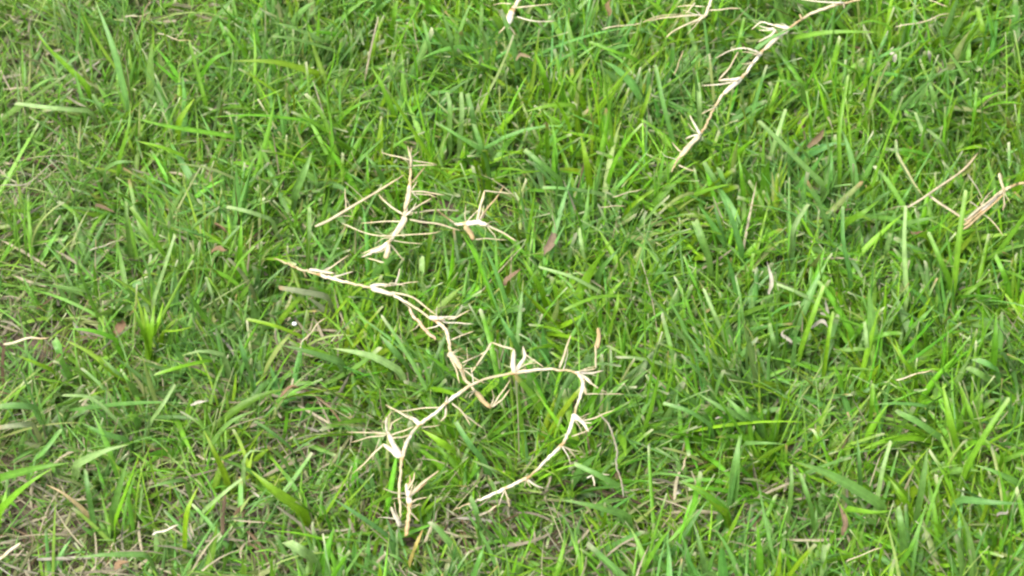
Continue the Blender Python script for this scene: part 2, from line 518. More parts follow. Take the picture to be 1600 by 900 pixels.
dry_part('leaf', r1, [(788, 766), (793, 778), (796, 793)], (.050, .042), 4, 2.2, 's')
dry_part('leaf', r1, [(770, 774), (760, 782), (750, 791)], (.047, .040), 4, 2, 's')
sh = dry_part('sheath', r1, [(626, 822), (618, 808), (611, 792)], (.040, .054), 9, 4, 'w')

for nd, ah, zz, kk in (((628, 717), 130, .060, 3), ((606, 676), 150, .068, 4), ((656, 662), 150, .061, 3), ((697, 631), 250, .060, 3), ((740, 600), 100, .064, 3), ((803, 583), 70, .067, 4),
                       ((880, 578), 80, .066, 2), ((903, 585), 0, .064, 4), ((896, 652), -20, .060, 4), ((877, 696), -40, .057, 3), ((823, 747), -60, .053, 3), ((788, 765), -80, .050, 3),
                       ((750, 781), 200, .046, 3), ((624, 812), 120, .046, 3)):
    burst(r1, nd, ah, zz, kk)

# the runner that comes in from the left and passes under the loop
r2 = empty_at('grass_runner', None, 'straight bleached runner with white sheaths running from the left into the loop', 'grass runner', GR_RUN)
R2_PTS = [(428, 403), (447, 411), (466, 420), (483, 424), (500, 430), (521, 436), (551, 443), (577, 449), (600, 455), (627, 467), (652, 483), (673, 498),
          (690, 508), (698, 520), (702, 535), (704, 553), (712, 566), (721, 578), (728, 595), (742, 610), (752, 624), (767, 637)]
stem_part('stem', r2, R2_PTS, [.040, .048, .052, .054, .056, .058, .060, .060, .061, .060, .059, .058, .057, .056, .055, .056, .056, .055, .053, .051, .050, .046],
          (3.9, 4.2), (.38, .32, .185), [(500, 430), (583, 450), (683, 502), (704, 553)])
dry_part('leaf', r2, [(463, 418), (474, 424), (479, 434)], (.051, .044), 4, 2, 't')
sh = dry_part('sheath', r2, [(483, 421), (502, 424), (522, 427)], (.056, .058), 6, 4, 'w')
dry_part('leaf', sh, [(508, 424), (527, 411), (545, 398)], (.058, .062), 3.8, 2.2, 's')
dry_part('leaf', sh, [(520, 433), (535, 429), (552, 424)], (.058, .060), 4.5, 2.4, 'w')
sh = dry_part('sheath', r2, [(578, 448), (594, 445), (613, 446)], (.061, .063), 7.5, 5, 'w')
dry_part('leaf', sh, [(610, 446), (630, 443), (655, 440)], (.063, .060), 4, 2, 's')
dry_part('leaf', sh, [(618, 443), (622, 432), (625, 419)], (.062, .072), 4, 2, 'w')
sh = dry_part('sheath', r2, [(580, 450), (596, 455), (614, 461)], (.062, .062), 9.5, 7, 'w')
dry_part('leaf', sh, [(612, 456), (634, 461), (655, 472), (684, 494)], (.062, .060), 4.8, 3, 's')
sh = dry_part('sheath', r2, [(670, 496), (682, 497), (696, 501)], (.059, .060), 9, 6, 'w')
dry_part('leaf', sh, [(682, 496), (698, 495), (714, 495)], (.060, .060), 4.5, 2.5, 'w')
dry_part('leaf', sh, [(700, 499), (716, 494), (735, 484)], (.060, .064), 4, 2, 's')
dry_part('leaf', sh, [(692, 503), (715, 505), (740, 506)], (.059, .056), 4, 2.2, 'w')
dry_part('leaf', sh, [(688, 507), (678, 511), (664, 514)], (.058, .052), 3.5, 2, 'w')
dry_part('leaf', r2, [(705, 531), (722, 524), (741, 517)], (.055, .056), 3.4, 2, 's')
sh = dry_part('sheath', r2, [(702, 551), (711, 562), (722, 577)], (.057, .057), 12, 8, 's')
dry_part('leaf', sh, [(722, 567), (744, 557), (769, 543)], (.058, .062), 3.6, 2.2, 's')
dry_part('leaf', sh, [(702, 556), (712, 576), (718, 599)], (.057, .052), 3.6, 2, 's')
dry_part('leaf', sh, [(724, 577), (741, 590), (756, 598)], (.056, .053), 3.4, 2, 's')
sh = dry_part('sheath', r2, [(744, 613), (755, 626), (767, 638)], (.052, .049), 10, 7, 't')
dry_part('leaf', sh, [(768, 636), (783, 615), (798, 592)], (.049, .058), 3.6, 2, 's')
dry_part('leaf', sh, [(770, 636), (784, 624), (797, 608)], (.049, .054), 3.4, 2, 's')

for nd, ah, zz, kk in (((500, 428), 35, .058, 3), ((600, 450), 30, .062, 4), ((686, 500), 10, .060, 4), ((704, 553), 60, .057, 4), ((720, 576), 0, .056, 4), ((742, 610), 200, .052, 3), ((766, 636), 60, .049, 2)):
    burst(r2, nd, ah, zz, kk)

ob = empty_at('grass_runner', None, 'thin pinkish brown shrivelled runner hanging below the straight bleached runner', 'grass runner', GR_RUN)
stem_part('stem', ob, [(640, 479), (644, 492), (656, 504), (665, 517), (682, 531)], (.054, .040), (4.5, 5.5), (.50, .36, .25))
dry_part('leaf', ob, [(640, 480), (632, 474), (626, 470)], (.054, .056), 3, 1.5, 's')
dry_part('leaf', ob, [(656, 504), (650, 512), (640, 518)], (.048, .040), 3, 1.5, 's')

# the dry tangle above the straight runner
r3 = empty_at('grass_runner', None, 'dry upright twiggy runner with sprawling leaves left of the dark hollow, middle of the lawn', 'grass runner', GR_RUN)
stem_part('stem', r3, [(642, 258), (640, 290), (636, 312), (632, 338), (622, 358), (607, 379), (590, 391), (566, 401)], [.080, .076, .072, .068, .064, .060, .054, .046], (4.4, 4.6), 't',
          [(640, 292), (632, 338), (607, 379)])
sh = dry_part('sheath', r3, [(641, 294), (637, 312), (632, 329)], (.077, .071), 8, 6, 's')
dry_part('leaf', sh, [(643, 299), (665, 300), (696, 305)], (.076, .070), 5, 2.5, 's')
dry_part('leaf', sh, [(646, 303), (668, 304), (682, 308)], (.074, .070), 3, 2, 's')
sh = dry_part('sheath', r3, [(642, 262), (642, 250), (637, 228)], (.080, .092), 5, 2, 's')
dry_part('leaf', sh, [(641, 250), (618, 244), (595, 238)], (.082, .078), 4, 2, 's')
dry_part('leaf', sh, [(641, 250), (660, 253), (683, 257)], (.082, .080), 4, 2.2, 's')
dry_part('leaf', sh, [(642, 259), (660, 258), (682, 258)], (.081, .078), 4, 2.2, 's')
dry_part('leaf', sh, [(644, 255), (642, 240), (643, 230)], (.081, .090), 3.5, 2, 's')
dry_part('leaf', r3, [(644, 286), (654, 273), (664, 261)], (.076, .082), 3, 2, 't')
sh = dry_part('sheath', r3, [(634, 339), (627, 354), (617, 368)], (.069, .063), 9, 7, 's')
dry_part('leaf', sh, [(634, 335), (652, 323), (675, 309)], (.069, .070), 4.2, 2.5, 's')
dry_part('leaf', sh, [(632, 336), (607, 320), (592, 304)], (.069, .070), 5, 2.5, 's')
dry_part('leaf', sh, [(630, 346), (598, 346), (563, 349)], (.067, .060), 4, 2, 's')
dry_part('leaf', sh, [(640, 343), (678, 349), (719, 360)], (.068, .062), 5.5, 3.5, 's')
dry_part('leaf', r3, [(535, 349), (568, 362), (610, 368), (664, 367), (689, 361)], [.056, .060, .064, .062, .058], 3, 3, 's')
sh = dry_part('sheath', r3, [(607, 380), (606, 392), (602, 404)], (.060, .056), 6, 9, 's')
dry_part('leaf', sh, [(600, 410), (588, 407), (573, 403)], (.056, .054), 4.5, 2.5, 's')
dry_part('leaf', r3, [(608, 380), (620, 394), (632, 408)], (.059, .048), 4, 2, 's')
dry_part('leaf', r3, [(612, 375), (634, 379), (661, 381)], (.060, .052), 3.4, 1.8, 's')
dry_part('leaf', r3, [(604, 381), (586, 388), (566, 396)], (.058, .050), 4, 2, 's')

for nd, ah, zz, kk in (((641, 256), 90, .081, 4), ((642, 298), 0, .076, 3), ((633, 338), 20, .069, 3), ((612, 372), 200, .062, 4), ((605, 382), 250, .058, 3)):
    burst(r3, nd, ah, zz, kk, 30)

r3b = empty_at('grass_runner', None, 'short forked dry runner with spoon-shaped tan stub in the dark hollow', 'grass runner', GR_RUN)
stem_part('stem', r3b, [(709, 350), (727, 350), (745, 348), (762, 351)], (.062, .062), (6, 6), 's', [(727, 350)])
dry_part('sheath', r3b, [(726, 353), (734, 362), (740, 375)], (.062, .056), 12, 7, 't', flat=.4)
sh = dry_part('sheath', r3b, [(745, 347), (751, 322), (757, 298)], (.062, .076), 5, 3.5, 's')
dry_part('leaf', sh, [(757, 298), (778, 300), (800, 303)], (.076, .072), 4, 2.4, 's')
dry_part('leaf', r3b, [(746, 346), (768, 318), (788, 290)], (.062, .074), 4, 2, 't')
dry_part('leaf', r3b, [(758, 350), (782, 362), (808, 377)], (.061, .054), 5.5, 3, 's')
dry_part('leaf', r3b, [(743, 374), (766, 373), (792, 375)], (.056, .050), 3.2, 1.8, 's')
dry_part('leaf', r3b, [(712, 350), (696, 338), (679, 327)], (.062, .062), 3.2, 1.8, 'n')
dry_part('leaf', r3b, [(728, 348), (741, 334), (756, 322)], (.062, .066), 3, 1.6, 's')

for nd, ah, zz, kk in (((728, 350), 120, .062, 3), ((747, 347), 60, .062, 3), ((760, 352), -10, .061, 3)):
    burst(r3b, nd, ah, zz, kk, 30)

ob = empty_at('straw', None, 'long straight pale straw lying left of the twiggy runner', 'straw', GR_STR)
dry_part('stalk', ob, [(492, 354), (529, 337), (580, 304), (632, 273)], (.058, .066), 6, 3.5, 's', flat=.8)
dry_part('leaf', ob, [(525, 339), (540, 337), (552, 339)], (.060, .056), 3, 1.6, 's')
dry_part('leaf', ob, [(541, 331), (540, 312), (539, 294)], (.060, .070), 2.5, 1.5, 's')

# upper right runner
r4 = empty_at('grass_runner', None, 'long slanting dry runner running down from the top edge, right of centre', 'grass runner', GR_RUN)
stem_part('stem', r4, [(1352, -6), (1340, 0), (1308, 7), (1276, 18), (1254, 29), (1234, 44), (1208, 62), (1190, 82), (1174, 102), (1160, 120), (1130, 147), (1120, 163), (1108, 184),
                       (1096, 208), (1074, 230), (1062, 246), (1049, 268)], (.064, .052), (3.7, 4.4), (.35, .275, .145),
          [(1308, 7), (1234, 44), (1190, 82), (1160, 120), (1096, 208)])
dry_part('sheath', r4, [(1232, 46), (1216, 57), (1194, 78)], (.064, .063), 8.5, 8, 'w')
dry_part('sheath', r4, [(1158, 122), (1145, 134), (1130, 147)], (.062, .059), 8, 8.5, 'w')
dry_part('sheath', r4, [(1093, 212), (1078, 227), (1063, 245)], (.056, .053), 8.5, 8, 's')
dry_part('leaf', r4, [(1318, 4), (1285, 3), (1246, -2)], (.065, .064), 5.5, 2.5, 'w')
dry_part('leaf', r4, [(1318, 5), (1319, 10), (1319, 14)], (.064, .060), 4, 2, 's')
sh = dry_part('sheath', r4, [(1234, 44), (1222, 42), (1209, 39)], (.066, .068), 8, 6, 'w')
dry_part('leaf', sh, [(1212, 40), (1190, 35), (1174, 46)], (.068, .062), 4.5, 2, 'w')
dry_part('leaf', sh, [(1210, 44), (1198, 44), (1186, 40)], (.067, .066), 4.5, 2, 'w')
dry_part('leaf', sh, [(1212, 46), (1198, 47), (1185, 47)], (.066, .065), 4.5, 2, 'w')
dry_part('leaf', sh, [(1212, 46), (1204, 55), (1184, 66)], (.066, .060), 6.5, 3, 'w')
dry_part('leaf', r4, [(1188, 84), (1175, 77), (1158, 76), (1138, 80), (1118, 91)], (.064, .060), 5.5, 2.2, 'w')
dry_part('leaf', r4, [(1186, 85), (1172, 82), (1158, 81)], (.063, .062), 3.2, 1.8, 's')
dry_part('leaf', r4, [(1180, 96), (1170, 99), (1158, 100)], (.062, .058), 3.5, 2, 's')
sh = dry_part('sheath', r4, [(1159, 122), (1142, 124), (1123, 126)], (.062, .063), 6, 4, 'w')
dry_part('leaf', sh, [(1123, 125), (1142, 102), (1154, 80)], (.063, .072), 3.4, 2.4, 's')
dry_part('leaf', r4, [(1156, 124), (1130, 131), (1096, 134)], (.061, .058), 5.5, 2.6, 'w')
dry_part('leaf', r4, [(1118, 167), (1106, 173), (1096, 178)], (.057, .056), 4, 2, 's')
dry_part('leaf', r4, [(1095, 210), (1086, 196), (1078, 180)], (.056, .064), 6.5, 3, 'w')
dry_part('leaf', r4, [(1093, 211), (1082, 212), (1071, 217)], (.056, .054), 6, 2.5, 'w')
dry_part('leaf', r4, [(1060, 258), (1072, 263), (1085, 267)], (.052, .050), 4, 2, 's')
dry_part('leaf', r4, [(1064, 237), (1058, 232), (1050, 222)], (.054, .056), 4, 2, 's')
dry_part('leaf', r4, [(1254, 30), (1250, 24), (1252, 22)], (.064, .066), 5, 2, 't')

for nd, ah, zz, kk in (((1308, 7), 180, .065, 2), ((1234, 45), 185, .066, 4), ((1190, 83), 170, .063, 3), ((1159, 121), 190, .062, 4), ((1118, 166), 200, .057, 2), ((1095, 209), 150, .056, 3), ((1060, 250), 170, .053, 2)):
    burst(r4, nd, ah, zz, kk, 28, .6)

# top edge fragments
r5 = empty_at('grass_runner', None, 'sprawling pale leafy runner fragment at the top edge, left of the slanting runner', 'grass runner', GR_RUN)
stem_part('stem', r5, [(1112, -4), (1107, 12), (1102, 24), (1092, 29)], (.064, .060), (5, 6), 's')
dry_part('leaf', r5, [(1102, 24), (1064, 24), (1040, 28), (1012, 33)], (.062, .058), 6, 2.5, 's')
dry_part('leaf', r5, [(1102, 26), (1080, 35), (1050, 50), (1040, 60)], (.061, .054), 5, 2.4, 's')
dry_part('leaf', r5, [(1108, 16), (1134, 14), (1159, 13)], (.064, .064), 4.5, 2.6, 's')
dry_part('leaf', r5, [(1101, 10), (1080, 9), (1056, 10)], (.064, .062), 3.8, 2, 's')
dry_part('leaf', r5, [(1100, 27), (1088, 34), (1078, 40)], (.060, .056), 4, 2, 's')
dry_part('leaf', r5, [(1086, 4), (1078, 14), (1070, 22)], (.066, .062), 3.5, 2, 's')

burst(r5, (1100, 25), 200, .061, 4, 34)

r6 = empty_at('grass_runner', None, 'pale forked runner end poking in at the top edge, middle', 'grass runner', GR_RUN)
stem_part('stem', r6, [(815, -6), (806, 8), (800, 18), (793, 38)], (.068, .060), (6.5, 8), 's', [(800, 18)])
dry_part('leaf', r6, [(793, 37), (787, 44), (779, 52)], (.060, .056), 4, 2, 's')
dry_part('leaf', r6, [(793, 37), (799, 45), (806, 55)], (.060, .054), 4.5, 2, 's')
dry_part('leaf', r6, [(806, 12), (835, 9), (865, 6)], (.066, .064), 4.5, 2, 's')
dry_part('leaf', r6, [(808, 26), (835, 33), (867, 33)], (.062, .058), 4, 2, 'w')
dry_part('leaf', r6, [(800, 6), (785, 5), (770, 8)], (.066, .064), 3, 1.6, 's')

burst(r6, (800, 18), 200, .064, 2, 24)
burst(r6, (794, 36), 270, .060, 3, 20)

# tan stub beside the foot of the loop
r8 = empty_at('grass_runner', None, 'tan stubby runner with bristling leaves standing beside the foot of the loop', 'grass runner', GR_RUN)
stem_part('stem', r8, [(634, 838), (638, 812), (640, 792), (638, 772), (634, 755)], (.034, .050), (7, 5), 't', [(640, 790)])
dry_part('leaf', r8, [(640, 776), (660, 755), (686, 735)], (.048, .050), 7, 3, 's')
dry_part('leaf', r8, [(640, 774), (655, 764), (668, 752)], (.048, .048), 5, 2.4, 't')
dry_part('leaf', r8, [(643, 785), (655, 779), (668, 777)], (.044, .042), 4, 2, 's')
dry_part('leaf', r8, [(637, 772), (615, 769), (598, 763)], (.047, .044), 4, 2, 'k')
dry_part('leaf', r8, [(637, 762), (641, 752), (640, 743)], (.049, .054), 4, 2, 't')
dry_part('leaf', r8, [(636, 766), (645, 752), (648, 738)], (.049, .056), 3.4, 1.8, 's')
dry_part('leaf', r8, [(640, 800), (647, 806), (655, 815)], (.042, .036), 4.5, 2, 's')

burst(r8, (639, 776), 80, .048, 5, 32, 1.6)
burst(r8, (640, 795), 60, .042, 4, 26, 1.6)

# right-hand crossing straws
ob = empty_at('straw', None, 'slim pale straw slanting up to the right, left of the bundle at the right edge', 'straw', GR_STR)
dry_part('stalk', ob, [(1418, 324), (1446, 307), (1499, 271), (1528, 239)], (.056, .064), 4.5, 4, 's', flat=.8)
ob = empty_at('straw', None, 'pale straw slanting down to the right into the straw bundle', 'straw', GR_STR)
dry_part('stalk', ob, [(1451, 305), (1475, 322), (1501, 339), (1520, 350)], (.054, .056), 5, 4, 's', flat=.8)
ob = empty_at('straw', None, 'straw with a greenish upper end bent down to the crossing straws', 'straw', GR_STR)
dry_part('stalk', ob, [(1400, 218), (1404, 245), (1424, 278), (1443, 307)], (.068, .052), 6.5, 3, (.30, .32, .15), flat=.5)
r7 = empty_at('grass_runner', None, 'thick golden straw bundle slanting off the right edge', 'grass runner', GR_RUN)
stem_part('stem', r7, [(1507, 352), (1531, 330), (1552, 312), (1567, 299), (1583, 290), (1606, 284)], (.056, .064), (6, 5), 't', [(1531, 330)])
dry_part('leaf', r7, [(1510, 343), (1540, 318), (1569, 294)], (.058, .066), 6, 3, 's')
dry_part('leaf', r7, [(1505, 358), (1520, 348), (1548, 322), (1572, 300)], (.054, .062), 5, 3, 't')
dry_part('leaf', r7, [(1561, 271), (1565, 285), (1570, 301)], (.074, .062), 8, 4, 's')
dry_part('leaf', r7, [(1530, 330), (1550, 345), (1568, 369)], (.056, .046), 3.4, 2, 's')
dry_part('leaf', r7, [(1512, 272), (1526, 293), (1538, 316)], (.058, .050), 3.5, 2, 'k')
dry_part('leaf', r7, [(1567, 302), (1569, 315), (1567, 330)], (.060, .052), 3.4, 2, 's')
dry_part('leaf', r7, [(1515, 315), (1526, 322), (1534, 330)], (.050, .052), 4, 2, 'k')

burst(r7, (1531, 329), 40, .057, 4, 40, .7)
burst(r7, (1567, 299), 300, .061, 3, 30)

# grey weathered runner right of the loop
r9 = empty_at('grass_runner', None, 'thin weathered grey runner hanging down right of the loop', 'grass runner', GR_RUN)
stem_part('stem', r9, [(935, 645), (952, 665), (960, 688), (964, 708), (963, 728), (970, 750), (975, 777)], (.050, .044), (3.2, 3.0), (.20, .19, .13), ())
dry_part('leaf', r9, [(917, 747), (931, 741), (953, 742)], (.050, .048), 4, 2.2, 'w')
dry_part('leaf', r9, [(926, 744), (928, 751), (929, 760)], (.049, .044), 3.5, 2, 'w')

# loose straws, husks and dead leaves, each (name, label, pts, z, w0, w1, colour, flat, category, group)
GR_DEAD = 'dead brown leaves caught in the grass'
GR_WH = 'small bleached leaf scraps in the grass'
LOOSE = [
    ('straw', 'long thin straw below the top edge, left of the sprawling leafy fragment', [(940, 46), (1000, 33), (1067, 22)], (.056, .060), 3.5, 2.5, 's', .7, 'straw', GR_STR),
    ('straw', 'short straw above the slender green blades, right of the slanting runner', [(1400, 42), (1450, 30), (1495, 20)], (.058, .060), 3.5, 2.2, 's', .7, 'straw', GR_STR),
    ('straw', 'tiny straw at the top edge near the right corner', [(1452, 0), (1466, 5), (1481, 11)], (.060, .058), 4, 2.5, 's', .7, 'straw', GR_STR),
    ('straw', 'bleached white straw lying near the bottom left, above the bottom edge', [(238, 836), (252, 830), (279, 820)], (.052, .056), 6, 5, 'w', .6, 'straw', GR_STR),
    ('straw', 'thick pale straw end poking in at the left edge, bottom', [(-8, 878), (10, 865), (32, 848)], (.048, .056), 9, 7, 'w', .6, 'straw', GR_STR),
    ('straw', 'curved brownish straw bent over the dark gap beside the white droplet', [(468, 550), (475, 530), (490, 512), (512, 495)], (.046, .056), 3, 2.2, 's', .7, 'straw', GR_STR),
    ('straw', 'forked grey straw lying at the left edge below the top left corner', [(0, 290), (42, 284), (70, 265), (98, 248)], (.048, .054), 4, 2.2, 'k', .7, 'straw', GR_STR),
    ('straw', 'pale straw lying flat in the thatch at the left edge', [(5, 538), (40, 531), (78, 527)], (.042, .044), 8, 5, 's', .4, 'straw', GR_STR),
    ('straw', 'grey straw across the thatch hollow near the left, under the brown leaf', [(140, 392), (165, 382), (195, 374)], (.046, .048), 5, 2.5, 'k', .7, 'straw', GR_STR),
    ('straw', 'short tan straw stub standing between the loop and the lower right corner', [(1066, 736), (1069, 724), (1073, 713)], (.044, .058), 6, 4.5, 's', .7, 'straw', GR_STR),
    ('straw', 'thin pale straw lying low near the right edge, lower half', [(1400, 594), (1430, 586), (1457, 577)], (.046, .052), 4.5, 3, 's', .6, 'straw', GR_STR),
    ('straw', 'thin tan straw slanting above the bottom edge, right half', [(1322, 877), (1350, 865), (1378, 856)], (.046, .052), 3, 2, 's', .7, 'straw', GR_STR),
    ('straw', 'pale straw with bent end left of the pointed blade, centre right', [(938, 324), (958, 322), (977, 322)], (.052, .054), 3.2, 2.2, 's', .7, 'straw', GR_STR),
    ('straw', 'straw slanting upward right of the dark hollow, centre', [(957, 308), (980, 302), (1004, 295)], (.056, .060), 3.2, 2.2, 's', .7, 'straw', GR_STR),
    ('straw', 'upright greyish straw between the slanting runner and the top edge', [(1053, 118), (1060, 100), (1068, 78)], (.048, .064), 3, 2, 's', .7, 'straw', GR_STR),
    ('straw', 'stout straw stub lying under the stem of the loop at lower middle', [(748, 806), (764, 798), (780, 788)], (.040, .044), 7, 4, 's', .5, 'straw', GR_STR),
    ('straw', 'thin straw curving over thatch near the upper left corner', [(245, 52), (275, 60), (303, 65)], (.048, .052), 3.5, 2.2, 's', .7, 'straw', GR_STR),
    ('straw', 'pale straw flat on the thatch at the upper left, near the top edge', [(195, 26), (215, 25), (235, 19)], (.046, .048), 4, 2.5, 's', .7, 'straw', GR_STR),
    ('dead_leaf', 'narrow brown dead leaf lying in the grass at upper left', [(148, 322), (165, 327), (182, 334)], (.046, .050), 11, 6, 'n', .25, 'dead leaf', GR_DEAD),
    ('dead_leaf', 'small reddish brown dead leaf above the left end of the straight runner', [(333, 349), (345, 358), (358, 366)], (.050, .054), 9, 6, (.30, .16, .08), .25, 'dead leaf', GR_DEAD),
    ('dead_leaf', 'folded brown dead leaf below the small reddish one, left of centre', [(331, 397), (342, 392), (356, 388)], (.048, .052), 12, 6, (.27, .16, .07), .25, 'dead leaf', GR_DEAD),
    ('dead_leaf', 'rusty red dead leaf standing left of the bright yellow-green tuft', [(182, 520), (188, 508), (193, 498)], (.040, .052), 13, 6, (.26, .12, .07), .3, 'dead leaf', GR_DEAD),
    ('dead_leaf', 'brown stick-like dead leaf left of the loop, above pale thatch', [(440, 618), (455, 610), (474, 602)], (.048, .054), 7, 4, (.28, .15, .08), .4, 'dead leaf', GR_DEAD),
    ('dead_leaf', 'wrinkled grey-brown husk right of the forked dry runner', [(864, 364), (858, 385), (850, 402)], (.048, .050), 13, 11, (.30, .22, .16), .4, 'dead leaf', GR_DEAD),
    ('dead_leaf', 'upright pinkish brown dead leaf below the grey-brown husk', [(795, 445), (802, 432), (807, 418)], (.046, .060), 10, 6, (.32, .20, .12), .3, 'dead leaf', GR_DEAD),
    ('dead_leaf', 'dark brown dead blade lying in the gap near the right edge, under straws', [(1420, 362), (1438, 366), (1458, 370)], (.040, .044), 9, 5, (.20, .11, .06), .25, 'dead leaf', GR_DEAD),
    ('dead_leaf', 'brown withered blade slanting up above the mid right blades', [(1262, 230), (1278, 215), (1288, 200)], (.052, .062), 10, 6, (.22, .16, .08), .3, 'dead leaf', GR_DEAD),
    ('dead_leaf', 'small orange brown scrap at the bottom edge, left', [(182, 889), (192, 884), (203, 878)], (.042, .046), 16, 9, (.42, .25, .12), .25, 'dead leaf', GR_DEAD),
    ('dead_leaf', 'brown upright dead blade at the top edge right of centre', [(946, 26), (952, 12), (957, -4)], (.054, .068), 9, 7, (.25, .17, .05), .3, 'dead leaf', GR_DEAD),
    ('dead_leaf', 'brown dead blade in the bottom right quarter, standing in a dark gap', [(1322, 838), (1318, 818), (1308, 783)], (.034, .054), 8, 5, (.22, .14, .09), .3, 'dead leaf', GR_DEAD),
    ('leaf_scrap', 'narrow white upright leaf scrap right of centre', [(1204, 462), (1203, 440), (1200, 410)], (.044, .062), 6, 4, 'w', .35, 'leaf scrap', GR_WH),
    ('leaf_scrap', 'white curved leaf scrap lying below the upright white one', [(1267, 508), (1281, 507), (1294, 511)], (.054, .056), 7, 5, 'w', .4, 'leaf scrap', GR_WH),
    ('leaf_scrap', 'small white tip leaning beside the white curved scrap', [(1284, 492), (1289, 482), (1294, 472)], (.050, .060), 5, 3.5, 'w', .5, 'leaf scrap', GR_WH),
    ('leaf_scrap', 'short white upright scrap left of the white curved scrap', [(1231, 534), (1230, 524), (1229, 512)], (.044, .054), 6, 4, 'w', .5, 'leaf scrap', GR_WH),
    ('leaf_scrap', 'white scrap lying near the right edge, lower half', [(1560, 809), (1568, 802), (1575, 794)], (.050, .054), 6, 5, 'w', .5, 'leaf scrap', GR_WH),
    ('leaf_scrap', 'small white curl on the thatch right of the loop end', [(1054, 772), (1062, 769), (1068, 772)], (.044, .045), 6, 5, 'w', .5, 'leaf scrap', GR_WH),
    ('leaf_scrap', 'tiny pale scrap floating above the broad leaves right of the loop', [(1117, 655), (1125, 653), (1133, 653)], (.056, .056), 5, 3, 'w', .5, 'leaf scrap', GR_WH),
    ('leaf_scrap', 'bright white upright scrap near the upper right corner', [(1452, 97), (1452, 86), (1450, 75)], (.048, .062), 8, 5, 'w', .4, 'leaf scrap', GR_WH),
    ('leaf_scrap', 'two-pointed pale stub below the bright white scrap at upper right', [(1470, 117), (1469, 104), (1468, 90)], (.046, .060), 7, 4, 's', .4, 'leaf scrap', GR_WH),
    ('leaf_scrap', 'cream scrap with frayed end left of the bright white scrap, upper right', [(1390, 86), (1396, 91), (1402, 94)], (.058, .056), 8, 5, 'w', .5, 'leaf scrap', GR_WH),
    ('leaf_scrap', 'small pale husk lying left of the wrinkled grey-brown one', [(806, 93), (818, 90), (829, 84)], (.056, .058), 6, 3, 't', .4, 'leaf scrap', GR_WH),
    ('leaf_scrap', 'pale fleck low in the grass at the far left edge', [(70, 190), (80, 191), (90, 192)], (.048, .050), 6, 4, 's', .5, 'leaf scrap', GR_WH),
    ('leaf_scrap', 'pinkish white scrap on the thatch above the bottom left corner', [(296, 634), (310, 629), (327, 626)], (.050, .052), 5, 3, 'w', .4, 'leaf scrap', GR_WH),
]
for (nm, lab, pts, z, w0, w1, c, fl, cat, grp) in LOOSE:
    if nm == 'leaf_scrap' and lab.startswith('small pale husk'):
        lab = 'small tan husk lying below the forked runner end at the top edge'
    if nm == 'straw':
        o = dry_part(nm, None, pts, z, w0 * .75, w1 * .7, tuple(np.array(PAL[c]) * .82), flat=.6, mat=MAT_STEM, wob=.03)
    else:
        P = smooth(path3(pts, np.asarray(z) - .005), 5)
        tq = np.linspace(0, 1, len(P))
        P = P + np.outer(np.sin(tq * 5 + random.random() * 6), rng.normal(0, .0012, 3))
        tq2 = np.gradient(P, axis=0)
        sd = np.cross(tq2, np.array([random.uniform(-.5, .5), random.uniform(-.6, .1), 1.0]))
        sd /= np.linalg.norm(sd, axis=1, keepdims=True)
        rot = (random.uniform(-.5, .5) + tq * random.uniform(-1.2, 1.2))[:, None]
        tn = tq2 / np.linalg.norm(tq2, axis=1, keepdims=True)
        sd = sd * np.cos(rot) + np.cross(sd, tn) * np.sin(rot)
        cc = jitter_tint(c) * .6
        if nm == 'dead_leaf':
            cc = cc * .55 + np.array([.20, .15, .085]) * .45
        pr = (.55 + .45 * np.sin(math.pi * np.clip(tq * 1.1, 0, 1))) * np.clip((1 - tq) * 4, .12, 1) * rng.uniform(.85, 1.12, len(P))
        V, F, uv, C = ribbon(P[None], sd[None], np.array([w0 * MPP * 1.05]), pr[None], np.array([random.uniform(.4, .9)]), np.array([cc]), np.array([cc * .7]), np.array([cc * .8]), np.array([False]))
        o = link(nm, mesh_from(nm, V, F, uv, C), MAT_DRY)
        stamp(P, 3)
    tag(o, lab, cat, grp)

# the white droplet in the dark gap
u = np.linspace(0, math.pi, 9); v = np.linspace(0, 2 * math.pi, 13)[:-1]
rr = 3.4 * MPP
V = np.array([[rr * math.sin(a) * math.cos(b) * 1.15, rr * math.sin(a) * math.sin(b), rr * math.cos(a) * (.85 if a < 1.57 else .6)] for a in u for b in v])
i = np.arange(len(u) * len(v)).reshape(len(u), len(v)); j = np.roll(i, -1, 1)
F = np.stack([i[:-1], i[1:], j[1:], j[:-1]], -1).reshape(-1, 4)
peb = link('pebble', mesh_from('pebble', V + at(460, 506, .044), F, np.zeros((len(V), 2)), np.tile([.6, .62, .62], (len(V), 1))), MAT_STEM)
tag(peb, 'tiny white bead in the dark gap left of the straight runner', 'pebble')
stamp(np.array([at(456, 506, .046), at(464, 506, .046)]), 6)

# ---------------------------------------------------------------- grass blades that stand out, one object each
REG = {'A': (0, 0, .33375), 'B': (533, 0, .33375), 'C': (1066, 0, .33375), 'G': (0, 300, .33375), 'H': (0, 600, .33375), 'E': (1066, 300, .33375),
       'F': (1066, 600, .33375), 'D': (400, 220, .3), 'K': (520, 480, .3), 'M': (520, 630, .3), 'I': (780, 280, .25), 'J': (860, 600, .25), 'Q': (1200, 60, .2)}
